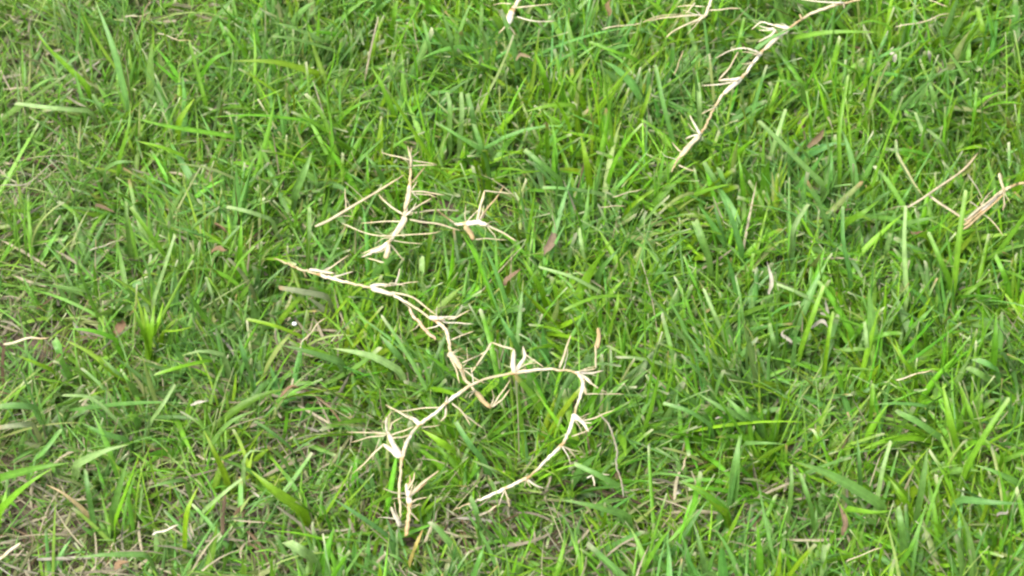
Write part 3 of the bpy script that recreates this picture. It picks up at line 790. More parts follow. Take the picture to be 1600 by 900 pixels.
# region: colour letter, cut tip (1) or pointed (0), width, root ... tip
BLADES = {
    'A': [('b', 0, 45, 590, 450, 530, 220, 445, 0), ('g', 1, 28, 960, 470, 885, 190), ('p', 1, 36, 420, 520, 280, 510, 70, 485), ('g', 0, 25, 1100, 640, 780, 590, 620, 550),
          ('y', 0, 50, 840, 560, 910, 460), ('b', 1, 36, 1600, 250, 1400, 190, 1270, 170), ('b', 0, 46, 1520, 200, 1370, 130, 1270, 105), ('y', 0, 40, 1480, 340, 1280, 290, 1080, 285),
          ('g', 0, 30, 950, 340, 1010, 270, 1120, 230), ('g', 0, 22, 1480, 570, 1200, 540, 970, 550), ('b', 0, 38, 500, 790, 560, 760, 640, 760), ('g', 0, 30, 560, 740, 600, 600, 612, 480),
          ('y', 0, 48, 400, 400, 230, 230, 170, 150), ('b', 1, 40, 1000, 100, 1050, 40, 1085, 0), ('b', 0, 32, 380, 450, 345, 320), ('y', 0, 38, 870, 740, 750, 690, 640, 660),
          ('b', 1, 42, 500, 570, 460, 500, 430, 440), ('g', 1, 15, 270, 490, 278, 430, 292, 380)],
    'B': [('p', 1, 46, 555, 640, 565, 530, 560, 430), ('b', 1, 50, 625, 610, 610, 520, 590, 440), ('b', 1, 42, 510, 600, 510, 500, 495, 430), ('b', 1, 46, 680, 760, 650, 670, 620, 580),
          ('p', 0, 26, 815, 535, 740, 520, 660, 525), ('g', 0, 28, 790, 350, 680, 310, 560, 250), ('y', 0, 48, 1120, 450, 1080, 390, 1040, 330), ('y', 0, 52, 960, 420, 940, 330, 900, 230),
          ('y', 1, 36, 1380, 600, 1420, 500, 1450, 400), ('b', 1, 36, 1560, 690, 1510, 500, 1470, 300), ('b', 1, 42, 1020, 840, 930, 760, 860, 700), ('b', 0, 36, 650, 700, 520, 620, 430, 560),
          ('g', 0, 30, 1110, 500, 1000, 490, 850, 525), ('g', 0, 36, 1000, 800, 1000, 650, 980, 560), ('y', 0, 50, 1160, 840, 1145, 740, 1120, 630), ('g', 1, 30, 1380, 280, 1270, 240, 1160, 195),
          ('b', 1, 30, 1110, 890, 1020, 880, 940, 880), ('g', 0, 28, 0, 550, 90, 485, 200, 460), ('g', 0, 34, 240, 520, 190, 400, 140, 310), ('b', 1, 32, 425, 280, 405, 190, 385, 95),
          ('b', 0, 48, 525, 300, 510, 180, 470, 50), ('g', 1, 40, 235, 130, 250, 60, 260, 0), ('g', 1, 30, 1115, 300, 1090, 240, 1060, 190)],
    'C': [('g', 0, 30, 520, 178, 700, 150, 920, 150), ('b', 1, 46, 650, 860, 480, 690, 355, 565), ('p', 1, 34, 410, 740, 440, 650, 485, 510), ('g', 1, 30, 735, 820, 735, 600, 775, 350),
          ('y', 1, 30, 850, 400, 870, 320, 885, 240), ('b', 0, 46, 690, 890, 700, 800, 700, 700), ('b', 0, 52, 1200, 520, 1170, 430, 1140, 340), ('g', 0, 42, 1320, 520, 1240, 450, 1160, 380),
          ('p', 1, 28, 1150, 700, 1125, 620, 1090, 525), ('p', 1, 52, 1240, 710, 1190, 650, 1140, 605), ('g', 1, 52, 1420, 210, 1400, 120, 1380, 30), ('g', 1, 26, 1360, 600, 1372, 500, 1378, 410),
          ('g', 0, 42, 1480, 250, 1450, 130, 1420, 0), ('b', 0, 26, 560, 400, 480, 378, 415, 384), ('g', 0, 26, 970, 125, 880, 98, 780, 130), ('p', 1, 28, 1100, 890, 1010, 740, 1000, 660),
          ('b', 1, 52, 190, 895, 140, 830, 100, 760), ('b', 1, 46, 220, 895, 190, 840, 165, 780), ('g', 0, 36, 285, 890, 275, 800, 262, 720), ('b', 0, 42, 960, 480, 1000, 430, 1030, 380),
          ('g', 1, 26, 240, 265, 270, 170, 290, 80), ('p', 1, 42, 80, 560, 78, 470, 74, 390)],
    'G': [('p', 1, 28, 720, 510, 780, 330, 820, 200), ('g', 1, 40, 770, 300, 680, 170, 610, 70), ('b', 1, 32, 600, 210, 592, 120, 590, 40), ('b', 0, 40, 965, 215, 880, 180, 790, 155),
          ('p', 1, 36, 1270, 130, 1170, 95, 1062, 70), ('g', 1, 36, 1065, 440, 1120, 330, 1195, 252), ('g', 0, 42, 1115, 340, 1125, 230, 1130, 120), ('k', 1, 60, 1530, 490, 1400, 465, 1305, 450),
          ('y', 1, 34, 1415, 680, 1290, 630, 1150, 595), ('p', 0, 36, 1045, 765, 950, 745, 850, 765), ('y', 1, 36, 990, 790, 850, 820, 718, 860), ('y', 0, 44, 685, 710, 650, 610, 615, 520),
          ('y', 0, 44, 695, 710, 690, 610, 672, 530), ('y', 0, 44, 708, 710, 740, 620, 765, 515), ('y', 0, 40, 700, 715, 712, 620, 722, 525), ('p', 1, 30, 1005, 540, 985, 470, 962, 400),
          ('b', 0, 50, 1600, 800, 1450, 750, 1305, 715), ('b', 1, 84, 300, 790, 280, 740, 255, 690), ('b', 0, 46, 610, 895, 540, 840, 470, 770), ('g', 0, 52, 540, 690, 430, 650, 315, 640),
          ('y', 0, 50, 240, 835, 160, 800, 80, 765), ('b', 0, 42, 435, 475, 340, 455, 245, 430), ('b', 0, 52, 1165, 860, 1140, 770, 1115, 670), ('g', 1, 30, 870, 400, 885, 345, 906, 290),
          ('p', 1, 34, 1440, 300, 1448, 190, 1448, 70), ('y', 0, 26, 760, 655, 830, 650, 912, 628)],
    'H': [('p', 1, 36, 580, 215, 500, 130, 420, 65, 285, 55), ('b', 0, 40, 310, 130, 600, 95, 850, 85), ('p', 0, 46, 360, 375, 500, 310, 605, 283), ('b', 1, 36, 140, 385, 210, 310, 288, 208),
          ('g', 0, 46, 0, 440, 200, 390, 335, 368), ('y', 0, 50, 0, 590, 130, 470, 245, 395), ('b', 0, 40, 1000, 275, 1080, 180, 1205, 118), ('b', 1, 42, 1360, 305, 1270, 230, 1185, 172),
          ('g', 0, 26, 1345, 130, 1480, 115, 1600, 117), ('p', 1, 28, 700, 190, 760, 100, 820, 0), ('y', 0, 36, 870, 700, 880, 590, 928, 480), ('p', 1, 26, 955, 595, 1050, 510, 1135, 443),
          ('b', 0, 46, 860, 450, 770, 465, 680, 492), ('y', 0, 28, 540, 645, 620, 420, 662, 305), ('b', 1, 36, 425, 575, 410, 490, 400, 398), ('y', 0, 46, 1050, 405, 1000, 310, 955, 215),
          ('b', 0, 42, 590, 265, 470, 230, 375, 178), ('b', 0, 32, 690, 800, 520, 800, 345, 812), ('p', 1, 96, 1450, 810, 1400, 775, 1340, 738), ('y', 0, 72, 1410, 590, 1280, 500, 1175, 405),
          ('g', 0, 20, 400, 325, 405, 260, 422, 190), ('b', 1, 80, 160, 115, 80, 105, -20, 112), ('k', 1, 46, 150, 188, 70, 195, -20, 208), ('b', 0, 46, 520, 610, 570, 440, 602, 345),
          ('t', 0, 26, 395, 595, 300, 515, 215, 470), ('p', 0, 24, 1140, 405, 1145, 350, 1180, 312, 1245, 318)],
    'E': [('b', 0, 62, 275, 270, 225, 110, 165, -10), ('b', 0, 42, 205, 260, 170, 140, 145, 40), ('p', 1, 42, 500, 295, 520, 170, 588, 58), ('b', 1, 34, 785, 390, 752, 230, 750, 68),
          ('p', 1, 34, 1052, 490, 1040, 250, 1047, 62), ('g', 1, 46, 1280, 410, 1300, 200, 1330, -10), ('b', 1, 46, 945, 340, 955, 270, 972, 195), ('g', 0, 46, 770, 142, 850, 95, 925, 35),
          ('b', 0, 42, 1050, 148, 1130, 130, 1210, 112), ('g', 1, 46, 790, 650, 700, 500, 635, 415), ('g', 1, 42, 565, 710, 620, 560, 662, 440), ('p', 1, 28, 645, 528, 540, 470, 445, 433),
          ('p', 1, 30, 868, 770, 862, 690, 853, 608), ('g', 1, 36, 865, 702, 950, 665, 1030, 660), ('g', 1, 40, 1255, 425, 1205, 310, 1150, 185), ('b', 0, 46, 1165, 300, 1080, 260, 990, 228),
          ('g', 1, 30, 1305, 467, 1380, 440, 1452, 412), ('b', 0, 52, 1075, 645, 1130, 590, 1185, 525), ('b', 1, 56, 1480, 840, 1430, 805, 1365, 780), ('b', 1, 60, 1450, 895, 1390, 850, 1325, 818),
          ('p', 1, 28, 205, 690, 150, 570, 98, 448), ('b', 1, 50, 125, 300, 95, 210, 65, 130), ('y', 1, 26, 310, 435, 320, 360, 332, 288), ('y', 1, 28, 668, 790, 685, 670, 706, 558),
          ('b', 1, 36, 440, 750, 425, 690, 408, 615), ('y', 0, 28, 1085, 855, 1030, 780, 995, 685), ('g', 1, 42, 1525, 440, 1500, 370, 1465, 295), ('g', 0, 46, 1455, 810, 1465, 680, 1470, 560)],
    'F': [('b', 0, 70, 930, 565, 700, 430, 525, 362), ('g', 1, 46, 1335, 390, 1430, 220, 1533, 65), ('b', 1, 66, 1205, 255, 1100, 180, 995, 128), ('y', 0, 50, 1290, 325, 1250, 170, 1218, -10),
          ('g', 0, 66, 1385, 260, 1345, 140, 1308, 15), ('b', 0, 70, 245, 460, 255, 350, 268, 240), ('p', 1, 32, 918, 528, 940, 400, 978, 265), ('b', 0, 62, 350, 185, 200, 120, 75, 45),
          ('b', 0, 52, 1570, 465, 1460, 410, 1365, 378), ('g', 1, 42, 875, 160, 885, 80, 890, -5), ('b', 0, 48, 825, 480, 825, 360, 818, 235), ('g', 0, 34, 1005, 865, 1080, 750, 1153, 535),
          ('g', 0, 46, 765, 588, 900, 605, 1010, 588), ('b', 0, 42, 105, 895, 85, 770, 48, 635), ('p', 1, 50, 645, 895, 655, 830, 665, 755), ('b', 1, 32, 500, 590, 512, 480, 510, 378),
          ('b', 0, 52, 1095, 610, 1125, 450, 1148, 295), ('b', 0, 28, 295, 280, 390, 278, 490, 282), ('b', 0, 30, 1145, 107, 1000, 93, 895, 97), ('b', 1, 36, 605, 605, 580, 510, 548, 415),
          ('b', 0, 42, 1295, 540, 1450, 555, 1600, 560), ('y', 0, 50, 1460, 885, 1420, 830, 1385, 775), ('y', 0, 60, 205, 610, 100, 510, 5, 458), ('y', 0, 46, 1065, 585, 1020, 510, 965, 435),
          ('b', 1, 56, 1035, 730, 1025, 650, 1008, 575)],
    'D': [('b', 0, 56, 200, 275, 255, 150, 292, 55), ('g', 1, 32, 270, 570, 272, 450, 275, 345), ('b', 0, 46, 650, 180, 610, 120, 555, 68), ('b', 0, 46, 610, 265, 540, 210, 465, 158),
          ('y', 0, 50, 1205, 208, 1080, 160, 945, 142), ('y', 0, 46, 1250, 150, 1350, 150, 1445, 168), ('g', 1, 32, 1562, 175, 1562, 80, 1555, -10), ('b', 1, 46, 1565, 205, 1480, 130, 1395, 55),
          ('p', 1, 60, 872, 725, 868, 660, 865, 598), ('g', 0, 34, 900, 590, 910, 480, 945, 310)],
    'K': [('b', 0, 52, 965, 220, 925, 140, 868, 38), ('p', 0, 52, 355, 335, 200, 255, -5, 213), ('b', 0, 62, 380, 310, 310, 220, 238, 138), ('y', 0, 72, 645, 775, 560, 705, 465, 638),
          ('b', 1, 56, 780, 800, 700, 700, 640, 600)],
    'M': [('b', 0, 46, 300, 705, 140, 590, -5, 493), ('b', 1, 60, 755, 645, 745, 560, 713, 488), ('b', 0, 62, 745, 895, 765, 810, 792, 735), ('b', 0, 62, 400, 865, 340, 810, 275, 778),
          ('p', 0, 32, 910, 393, 820, 340, 722, 298), ('n', 0, 50, 420, 800, 440, 730, 470, 655)],
    'I': [('b', 1, 36, 705, 105, 480, 65, 275, 50), ('p', 1, 20, 745, 388, 630, 325, 508, 258), ('b', 0, 60, 635, 570, 700, 490, 765, 415), ('p', 1, 32, 630, 705, 450, 610, 245, 548),
          ('g', 1, 42, 825, 730, 600, 740, 397, 822), ('g', 0, 50, 715, 895, 735, 800, 745, 695), ('p', 1, 42, 535, 505, 515, 410, 500, 305), ('b', 1, 62, 1310, 490, 1260, 380, 1215, 265),
          ('b', 0, 32, 890, 602, 1010, 590, 1125, 576), ('g', 1, 26, 1305, 805, 1220, 650, 1150, 478), ('y', 0, 60, 270, 710, 200, 590, 145, 485), ('y', 1, 38, 795, 195, 870, 130, 965, 65)],
    'J': [('b', 1, 46, 990, 248, 860, 170, 705, 120), ('b', 0, 96, 1290, 245, 1180, 170, 1085, 65), ('b', 0, 70, 1140, 640, 1170, 470, 1195, 310), ('p', 1, 28, 815, 495, 740, 450, 655, 398),
          ('b', 1, 60, 440, 650, 300, 570, 150, 500), ('g', 0, 80, 1090, 800, 960, 690, 800, 600), ('b', 0, 60, 480, 820, 260, 760, 50, 720)],
    'Q': [('g', 1, 28, 560, 680, 590, 480, 628, 280), ('g', 1, 40, 785, 290, 795, 190, 810, 95), ('p', 0, 30, 490, 500, 440, 400, 380, 320), ('g', 1, 30, 350, 760, 330, 600, 300, 410),
          ('g', 0, 34, 690, 260, 590, 210, 470, 150), ('b', 1, 46, 1030, 320, 1030, 220, 1035, 100), ('g', 1, 36, 1170, 170, 1100, 160, 1020, 152)],
}
LANDMARKS = [
    (110, 60, 'top left corner'), (330, 40, 'thatch patch at upper left'), (165, 327, 'narrow brown dead leaf at left'), (345, 375, 'reddish brown leaves left of centre'),
    (60, 250, 'forked grey straw at the left edge'), (40, 530, 'pale straw at the left edge'), (190, 510, 'rusty red dead leaf at left'), (455, 610, 'brown stick leaf left of the loop'),
    (460, 506, 'tiny white bead'), (262, 828, 'white straw at bottom left'), (15, 860, 'straw end in the bottom left corner'), (540, 320, 'long straw beside the twiggy runner'),
    (640, 300, 'twiggy dry runner'), (740, 350, 'forked runner in the dark hollow'), (500, 430, 'left end of the straight runner'), (685, 500, 'lower end of the straight runner'),
    (610, 680, 'sheaths on the left of the loop'), (630, 800, 'foot of the loop'), (805, 575, 'crown of the loop'), (905, 600, 'right bend of the loop'), (780, 770, 'free end of the loop'),
    (960, 710, 'grey runner right of the loop'), (800, 25, 'runner end at the top edge'), (1085, 25, 'leafy fragment at the top edge'), (1225, 50, 'upper half of the slanting runner'),
    (1090, 215, 'lower end of the slanting runner'), (858, 385, 'grey-brown husk near the centre'), (1000, 38, 'thin straw below the top edge'), (1450, 85, 'bright white scrap at upper right'),
    (1560, 40, 'top right corner'), (1460, 300, 'crossing straws at right'), (1555, 310, 'straw bundle at the right edge'), (1203, 435, 'upright white scrap right of centre'),
    (1280, 508, 'curved white scrap right of centre'), (1069, 725, 'tan stub between loop and lower right'), (1125, 654, 'tiny pale scrap right of the loop'), (1568, 800, 'white scrap at lower right'),
    (1430, 586, 'pale straw near the right edge'), (1315, 810, 'brown blade at lower right'), (1350, 866, 'tan straw at the bottom edge'), (1275, 215, 'brown withered blade at upper right'),
    (740, 880, 'bottom edge in the middle'), (400, 880, 'bottom edge left of the middle'), (1100, 880, 'bottom edge right of the middle'), (560, 120, 'clear grass below the top edge, left of middle'),
    (950, 230, 'clear grass above the dark hollow'), (1540, 520, 'right edge below the straws'), (960, 440, 'clear grass right of the husk'), (300, 200, 'clear grass at upper left'),
]
CNAME = {'g': 'green', 'y': 'yellow-green', 'b': 'blue-green', 'p': 'pale green', 'k': 'faded grey-green', 't': 'yellowed tan', 'n': 'brown-tipped'}
seen_labels = {}
HERO_RECORDS = []


def blade_label(c, cut, wpx, pts):
    (x0, y0), (x1, y1) = pts[0], pts[-1]
    mx, my = (x0 + x1) / 2, (y0 + y1) / 2
    ang = math.degrees(math.atan2(y0 - y1, x1 - x0))
    lean = ('pointing right' if abs(ang) <= 22 else 'slanting up right' if 22 < ang <= 67 else 'upright' if 67 < ang <= 113 else 'slanting up left' if 113 < ang <= 158
            else 'pointing left' if abs(ang) > 158 else 'drooping left' if ang < -90 else 'drooping right')
    size = 'broad' if wpx > 13.5 else 'slim' if wpx < 9.5 else ''
    length = math.hypot(x1 - x0, y1 - y0)
    ln = 'long' if length > 90 else 'short' if length < 45 else ''
    tip = 'cut-tipped' if cut else 'pointed'
    order = sorted(LANDMARKS, key=lambda l: (l[0] - mx) ** 2 + 1.6 * (l[1] - my) ** 2)
    for lm in order[:4]:
        dx, dy = mx - lm[0], my - lm[1]
        if math.hypot(dx, dy) < 28:
            rel = 'at the'
        elif abs(dx) > 1.6 * abs(dy):
            rel = 'right of the' if dx > 0 else 'left of the'
        elif abs(dy) > 1.6 * abs(dx):
            rel = 'below the' if dy > 0 else 'above the'
        else:
            rel = ('below' if dy > 0 else 'above') + (' right of the' if dx > 0 else ' left of the')
        ph = lm[2]
        if 'corner' in ph or 'edge' in ph.split(' at ')[0] and ph.startswith(('bottom edge', 'right edge')):
            rel = 'by the'
        if ph.startswith('clear grass'):
            rel = 'in the'
        ph = ph.replace(',', '')
        words = [w for w in (ln, size, tip, CNAME[c], 'blade', lean) if w] + rel.split() + ph.split()
        for drop in (tip, ln, size):
            if len(' '.join(words).split()) > 16 and drop in words:
                words.remove(drop)
        lab = ' '.join(words).replace(' ' + lean + ' ', ' ' + lean + ', ')
        if lab not in seen_labels:
            seen_labels[lab] = 1
            return lab
    return lab


def hero_blade(c, cut, wpx, pts):
    """One standing blade through its photograph points, root deep in the sward and tip above it."""
    k = len(pts)
    L = sum(math.hypot(pts[i + 1][0] - pts[i][0], pts[i + 1][1] - pts[i][1]) for i in range(k - 1)) * MPP
    up = (pts[0][1] - pts[-1][1]) * MPP
    rise = np.clip(0.22 * L + 0.55 * max(up, 0), 0.006, 0.042)
    z0 = 0.030 + random.uniform(-.004, .004)
    if up < 0.004:
        z0 += 0.010
    t = np.linspace(0, 1, k)
    arch = 0.006 if k > 2 else 0.0
    zs = z0 + rise * t + arch * np.sin(math.pi * t)
    P = [at(p[0], p[1], z) for p, z in zip(pts, zs)]
    # the hidden foot goes on down to the soil
    d = P[1] - P[0]
    foot = P[0] - np.array([d[0], d[1], 0]) / (np.linalg.norm(d[:2]) + 1e-9) * 0.006
    foot[2] = 0.004
    vis = smooth(P, 9 // (k - 1) + 2)
    spine = np.r_[[foot, (foot * .45 + P[0] * .55) - np.array([0, 0, .002])], vis]
    n = len(spine)
    s = np.r_[0, np.cumsum(np.linalg.norm(np.diff(spine, axis=0), axis=1))]
    s /= s[-1]
    tgrid = np.linspace(0, 1, 13)
    spine = np.stack([np.interp(tgrid, s, spine[:, a]) for a in range(3)], 1)
    tan = np.gradient(spine, axis=0)
    tan /= np.linalg.norm(tan, axis=1, keepdims=True)
    view = CAM_POS - spine
    view /= np.linalg.norm(view, axis=1, keepdims=True)
    ref = view * .55 + np.array([random.uniform(-.55, .55), random.uniform(-.3, .6), .8])
    side = np.cross(tan, ref)
    side /= np.linalg.norm(side, axis=1, keepdims=True)
    cutb = bool(cut)
    prof = blade_profile(tgrid, cutb, random.uniform(.35, .6))
    col = jitter_tint(c, .15)
    if c in 'gyb' and len(c) == 1:
        col = col * (1 + np.array([random.uniform(-.12, .15), random.uniform(-.06, .06), random.uniform(-.15, .15)]))
    if c == 'k':
        col = np.array([.21, .25, .13]) * random.uniform(.9, 1.1)
    tipc = {'n': (.45, .22, .10), 'k': (.30, .19, .10)}.get(c, tuple(np.array([.36, .40, .20]) * .5 + col * .62) if cutb else tuple(col * np.array([1.5, 1.15, 1.2])))
    if c == 'n':
        col = np.array([.40, .33, .10])
    root = bpy.data.objects.new('grass_shoot', None)
    root.empty_display_size = 0.01
    root.location = foot.tolist()
    COL.objects.link(root)
    tag(root, blade_label(c, cut, wpx, pts), 'grass blade', 'single grass blades standing out of the lawn')

    def leaf(sp, sd, w, pr, isc, cc, tc):
        V, F, uv, C = ribbon((sp - foot)[None], sd[None], np.array([w]), pr[None], np.array([random.uniform(.15, .55)]), np.array([cc]),
                             np.array([tc]), np.array([[.30, .33, .14]]), np.array([isc]))
        return link('blade', mesh_from('blade', V, F, uv, C), MAT_GRASS, root)

    leaf(spine, side, wpx * MPP * 0.88, prof, cutb, col, tipc)
    stamp(spine[3:], max(3, wpx * .42))
    # a second, lower leaf of the same shoot
    tg = np.linspace(0, 1, 7)
    az = math.atan2(d[1], d[0]) + random.choice((-1, 1)) * random.uniform(.6, 1.3)
    l2 = np.clip(L * random.uniform(.5, .75), .015, .04)
    el = random.uniform(.5, 1.0)
    e = el - tg * random.uniform(.2, .9)
    dd = np.stack([np.cos(e) * math.cos(az), np.cos(e) * math.sin(az), np.sin(e)], 1) * (l2 / 6)
    sp2 = spine[1] + np.r_[np.zeros((1, 3)), np.cumsum(dd[:-1], 0)]
    sd2 = np.tile([-math.sin(az), math.cos(az), 0.0], (7, 1))
    x, y, dep = project(sp2)
    zb = ZB[np.clip(y + 50, 0, 999).astype(int), np.clip(x + 50, 0, 1699).astype(int)]
    if not np.any((dep < zb - .001) & (zb < 1e8)):
        leaf(sp2, sd2, wpx * MPP * .7, blade_profile(tg, False, .6), False, col * random.uniform(.85, 1.05), tuple(col))
    V, F, uv, C = tube(spine[:4] - foot, np.array([.5, .46, .4, .3]) * wpx * MPP * .6, np.array([[.34, .36, .16], [.30, .36, .12], col, col]), 6, .6, cap=False)
    link('sheath', mesh_from('sheath', V, F, uv, C), MAT_GRASS, root)


for reg, rows in BLADES.items():
    ox, oy, sc = REG[reg]
    for row in rows:
        c, cut, w = row[:3]
        q = row[3:]
        pts = [(ox + q[i] * sc, oy + q[i + 1] * sc) for i in range(0, len(q), 2)]
        w = w * sc
        hero_blade(c, cut, w if w < 9 else 9 + (w - 9) * .62, pts)

# ---------------------------------------------------------------- the sward: all other grass, one uncountable mass
THIN = [  # worn places of the lawn: photograph x, y, radii, strength
    (30, 520, 90, 45, .9), (270, 35, 80, 45, .75), (60, 120, 80, 80, .5), (520, 640, 60, 80, .6), (270, 130, 60, 40, .4), (860, 830, 170, 60, .8), (500, 380, 60, 40, .4),
    (1290, 350, 45, 40, .5), (1400, 430, 45, 60, .65), (1390, 690, 60, 40, .55), (1250, 640, 60, 70, .4), (1310, 820, 70, 60, .6), (990, 420, 80, 40, .45), (730, 370, 60, 30, .7),
    (480, 530, 60, 30, .8), (180, 860, 140, 50, .7), (260, 730, 40, 40, .6), (470, 690, 70, 60, .6), (1150, 800, 120, 60, .5), (1420, 100, 40, 30, .3), (330, 250, 90, 50, .35),
    (170, 380, 50, 30, .5), (40, 800, 90, 80, .4), (1530, 760, 60, 60, .4), (1040, 780, 70, 50, .7), (700, 860, 90, 40, .6), (60, 300, 60, 40, .4), (420, 830, 90, 60, .45),
]
LUSH = [(760, 120, 260, 110, .6), (1300, 170, 260, 110, .6), (1080, 560, 160, 110, .5), (600, 180, 200, 80, .4), (1500, 480, 110, 110, .4), (330, 500, 110, 60, .4), (830, 430, 140, 60, .3),
        (1500, 600, 100, 60, .3), (560, 580, 80, 40, .3), (1150, 680, 110, 50, .4), (250, 200, 140, 60, .2)]


HOLLOW = [(705, 338, 48, 20), (690, 300, 30, 14), (1212, 118, 34, 20), (470, 522, 34, 18), (528, 605, 26, 20), (250, 730, 26, 20), (960, 215, 26, 16), (1330, 80, 30, 18), (1395, 440, 26, 40), (40, 560, 40, 18),
          (1560, 640, 26, 26), (870, 560, 30, 16), (800, 300, 40, 16), (1300, 250, 26, 16), (430, 260, 26, 14), (1480, 800, 30, 26), (620, 850, 30, 20), (1280, 560, 30, 20), (150, 640, 26, 14), (600, 240, 30, 14)]


def hollow(px, py):
    h = np.zeros_like(px)
    for x, y, rx, ry in HOLLOW:
        h = np.maximum(h, np.exp(-((px - x) / (1.35 * rx)) ** 4 - ((py - y) / (1.35 * ry)) ** 4))
    return h


def worn(px, py):
    w = np.full_like(px, 0.12 + 0.0)
    w += np.clip((640 - px) / 3000, -.12, .17) + np.clip((py - 520) / 2200, -.1, .14)
    for x, y, rx, ry, s in THIN:
        w += s * np.exp(-((px - x) / rx) ** 2 - ((py - y) / ry) ** 2)
    for x, y, rx, ry, s in LUSH:
        w -= s * .6 * np.exp(-((px - x) / rx) ** 2 - ((py - y) / ry) ** 2)
    return np.clip(w, 0, 1)


def field(x, y, f, p):
    """Smooth patchiness of the lawn, about -1 to 1."""
    return (np.sin(f * x + p + 1.7 * np.sin(.8 * f * y + 2 * p)) + np.sin(1.13 * f * y - p + 1.5 * np.sin(.9 * f * x + p)) + .7 * np.sin(2.1 * f * x + 1.9 * f * y + 3 * p)) / 2.2


def grow(n_tufts, per, xr, yr, nseg, lmul, wmul, drop=True, inner=None, sprawl=0, even=False):
    """Tufts of blades fanning out of a common foot; returns ribbon geometry."""
    tx = rng.uniform(*xr, n_tufts); ty = rng.uniform(*yr, n_tufts)
    if inner is not None:
        keep = ~((np.abs(tx) < inner[0]) & (ty > inner[1]) & (ty < inner[2]))
        tx, ty = tx[keep], ty[keep]
    px, py, _ = project(np.c_[tx, ty, np.full(len(tx), .015)])
    wn_ = worn(px, py)
    if even:                                                     # the lawn outside the picture: no known worn places
        wn_ = np.full(len(tx), .15)
        px = px * 0 - 9999
    gap = np.clip(field(tx, ty, 62, .7) - .5, 0, 1)
    keep = rng.random(len(tx)) > wn_ * 0.62 + gap * .9 + hollow(px, py) * .85
    tx, ty, wn_ = tx[keep], ty[keep], wn_[keep]
    dry = np.zeros(keep.sum()) if even else np.clip((620 - px[keep]) / 620, 0, 1)      # the finer, paler left side of the lawn
    T = len(tx)
    lean_az = rng.normal(math.pi / 2, .75, T) + 1.5 * field(tx, ty, 34, 2.3)                    # shoots lean mostly away from the camera
    lean_az = np.where(rng.random(T) < .30 + .45 * wn_, rng.uniform(0, 2 * math.pi, T), lean_az)
    lean = np.clip(rng.normal(46, 17, T) - 20 * wn_ - sprawl, 8, 86)
    if sprawl:
        lean_az = np.where(rng.random(T) < .6, rng.uniform(0, 2 * math.pi, T), lean_az)
    kf = field(tx, ty, 41, 4.4) + rng.normal(0, .65, T)
    kind = np.where(kf > .55, 1, np.where(kf < -.35, 2, 0))                    # green, yellow green, blue green
    tl = np.clip(rng.normal(.053, .012, T) * (1 - .40 * wn_) * (1 + .16 * field(tx, ty, 29, 1.1)), .018, .085)
    tw = np.choose(kind, [.0040, .0036, .0047]) * np.clip(rng.normal(1, .22, T), .5, 1.6)
    tint = np.array([PAL['g'], PAL['y'], PAL['b']])[kind] * np.clip(rng.normal(1, .14, (T, 1)), .6, 1.4) * np.clip(rng.normal(1, .08, (T, 3)), .75, 1.3)
    tw = tw * (1 - .30 * dry)
    tint = tint * (1 - .25 * dry[:, None]) + np.array([[.165, .275, .085]]) * .25 * dry[:, None]
    m = rng.integers(per[0], per[1] + 1, T)
    r = np.repeat(np.arange(T), m)
    B = len(r)
    az = lean_az[r] + rng.normal(0, .55, B)
    el = np.radians(np.clip(lean[r] + rng.normal(0, 15, B), 4, 88))
    L = tl[r] * rng.uniform(.45, 1.15, B) * lmul
    W = tw[r] * rng.uniform(.45, 1.15, B) * wmul
    thin = rng.random(B) < .28
    W = np.where(thin, W * .45, W)
    bend = np.radians(rng.normal(-26, 26, B))
    base = np.c_[tx[r] + rng.normal(0, .0035, B), ty[r] + rng.normal(0, .0035, B), np.full(B, .001)]
    base[:, 2] += hill_noise(base[:, 0], base[:, 1])
    n = nseg + 1
    t = np.linspace(0, 1, n)
    e = el[:, None] + bend[:, None] * (t[None] ** 1.4) * 1.4
    a = az[:, None] + rng.normal(0, .22, B)[:, None] * t[None]
    step = (L / nseg)[:, None]
    d = np.stack([np.cos(e) * np.cos(a), np.cos(e) * np.sin(a), np.sin(e)], -1) * step[..., None]
    sp = base[:, None] + np.concatenate([np.zeros((B, 1, 3)), np.cumsum(d[:, :-1], 1)], 1)
    sp[..., 2] = np.maximum(sp[..., 2], .002)
    cut = rng.random(B) < .36
    # a mower took the tips of whatever stood too tall
    if drop:
        x, y, dep = project(sp.reshape(-1, 3))
        xi = np.clip(x + 50, 0, 1699).astype(int); yi = np.clip(y + 50, 0, 999).astype(int)
        hit = ((dep < ZB[yi, xi] - .001) & (ZB[yi, xi] < 1e8)).reshape(B, n)
        hit[:, 0] = False
        bad = hit.sum(1) > 0
        keep = ~bad | (rng.random(B) < .27)
        sp, az, a, L, W, cut, r, B = sp[keep], az[keep], a[keep], L[keep], W[keep], cut[keep], r[keep], int(keep.sum())
    tw_ = rng.normal(0, .6, B)[:, None] + rng.normal(0, .5, B)[:, None] * t[None]
    tanv = np.gradient(sp, axis=1); tanv /= np.linalg.norm(tanv, axis=2, keepdims=True) + 1e-12
    s0 = np.stack([-np.sin(a), np.cos(a), np.zeros_like(a)], -1)
    n0 = np.cross(s0, tanv)
    side = s0 * np.cos(tw_)[..., None] + n0 * np.sin(tw_)[..., None]
    prof = np.where(cut[:, None], blade_profile(t, True)[None], blade_profile(t, False)[None])
    col = tint[r] * np.clip(rng.normal(1, .10, (B, 1)), .7, 1.3)
    dead = rng.random(B) < (.022 + .10 * wn_[r])
    dcol = np.array([PAL['s'], PAL['k'], PAL['n']])[rng.choice(3, B, p=[.62, .3, .08])] * rng.uniform(.55, .95, (B, 1))
    col = np.where(dead[:, None], dcol, col)
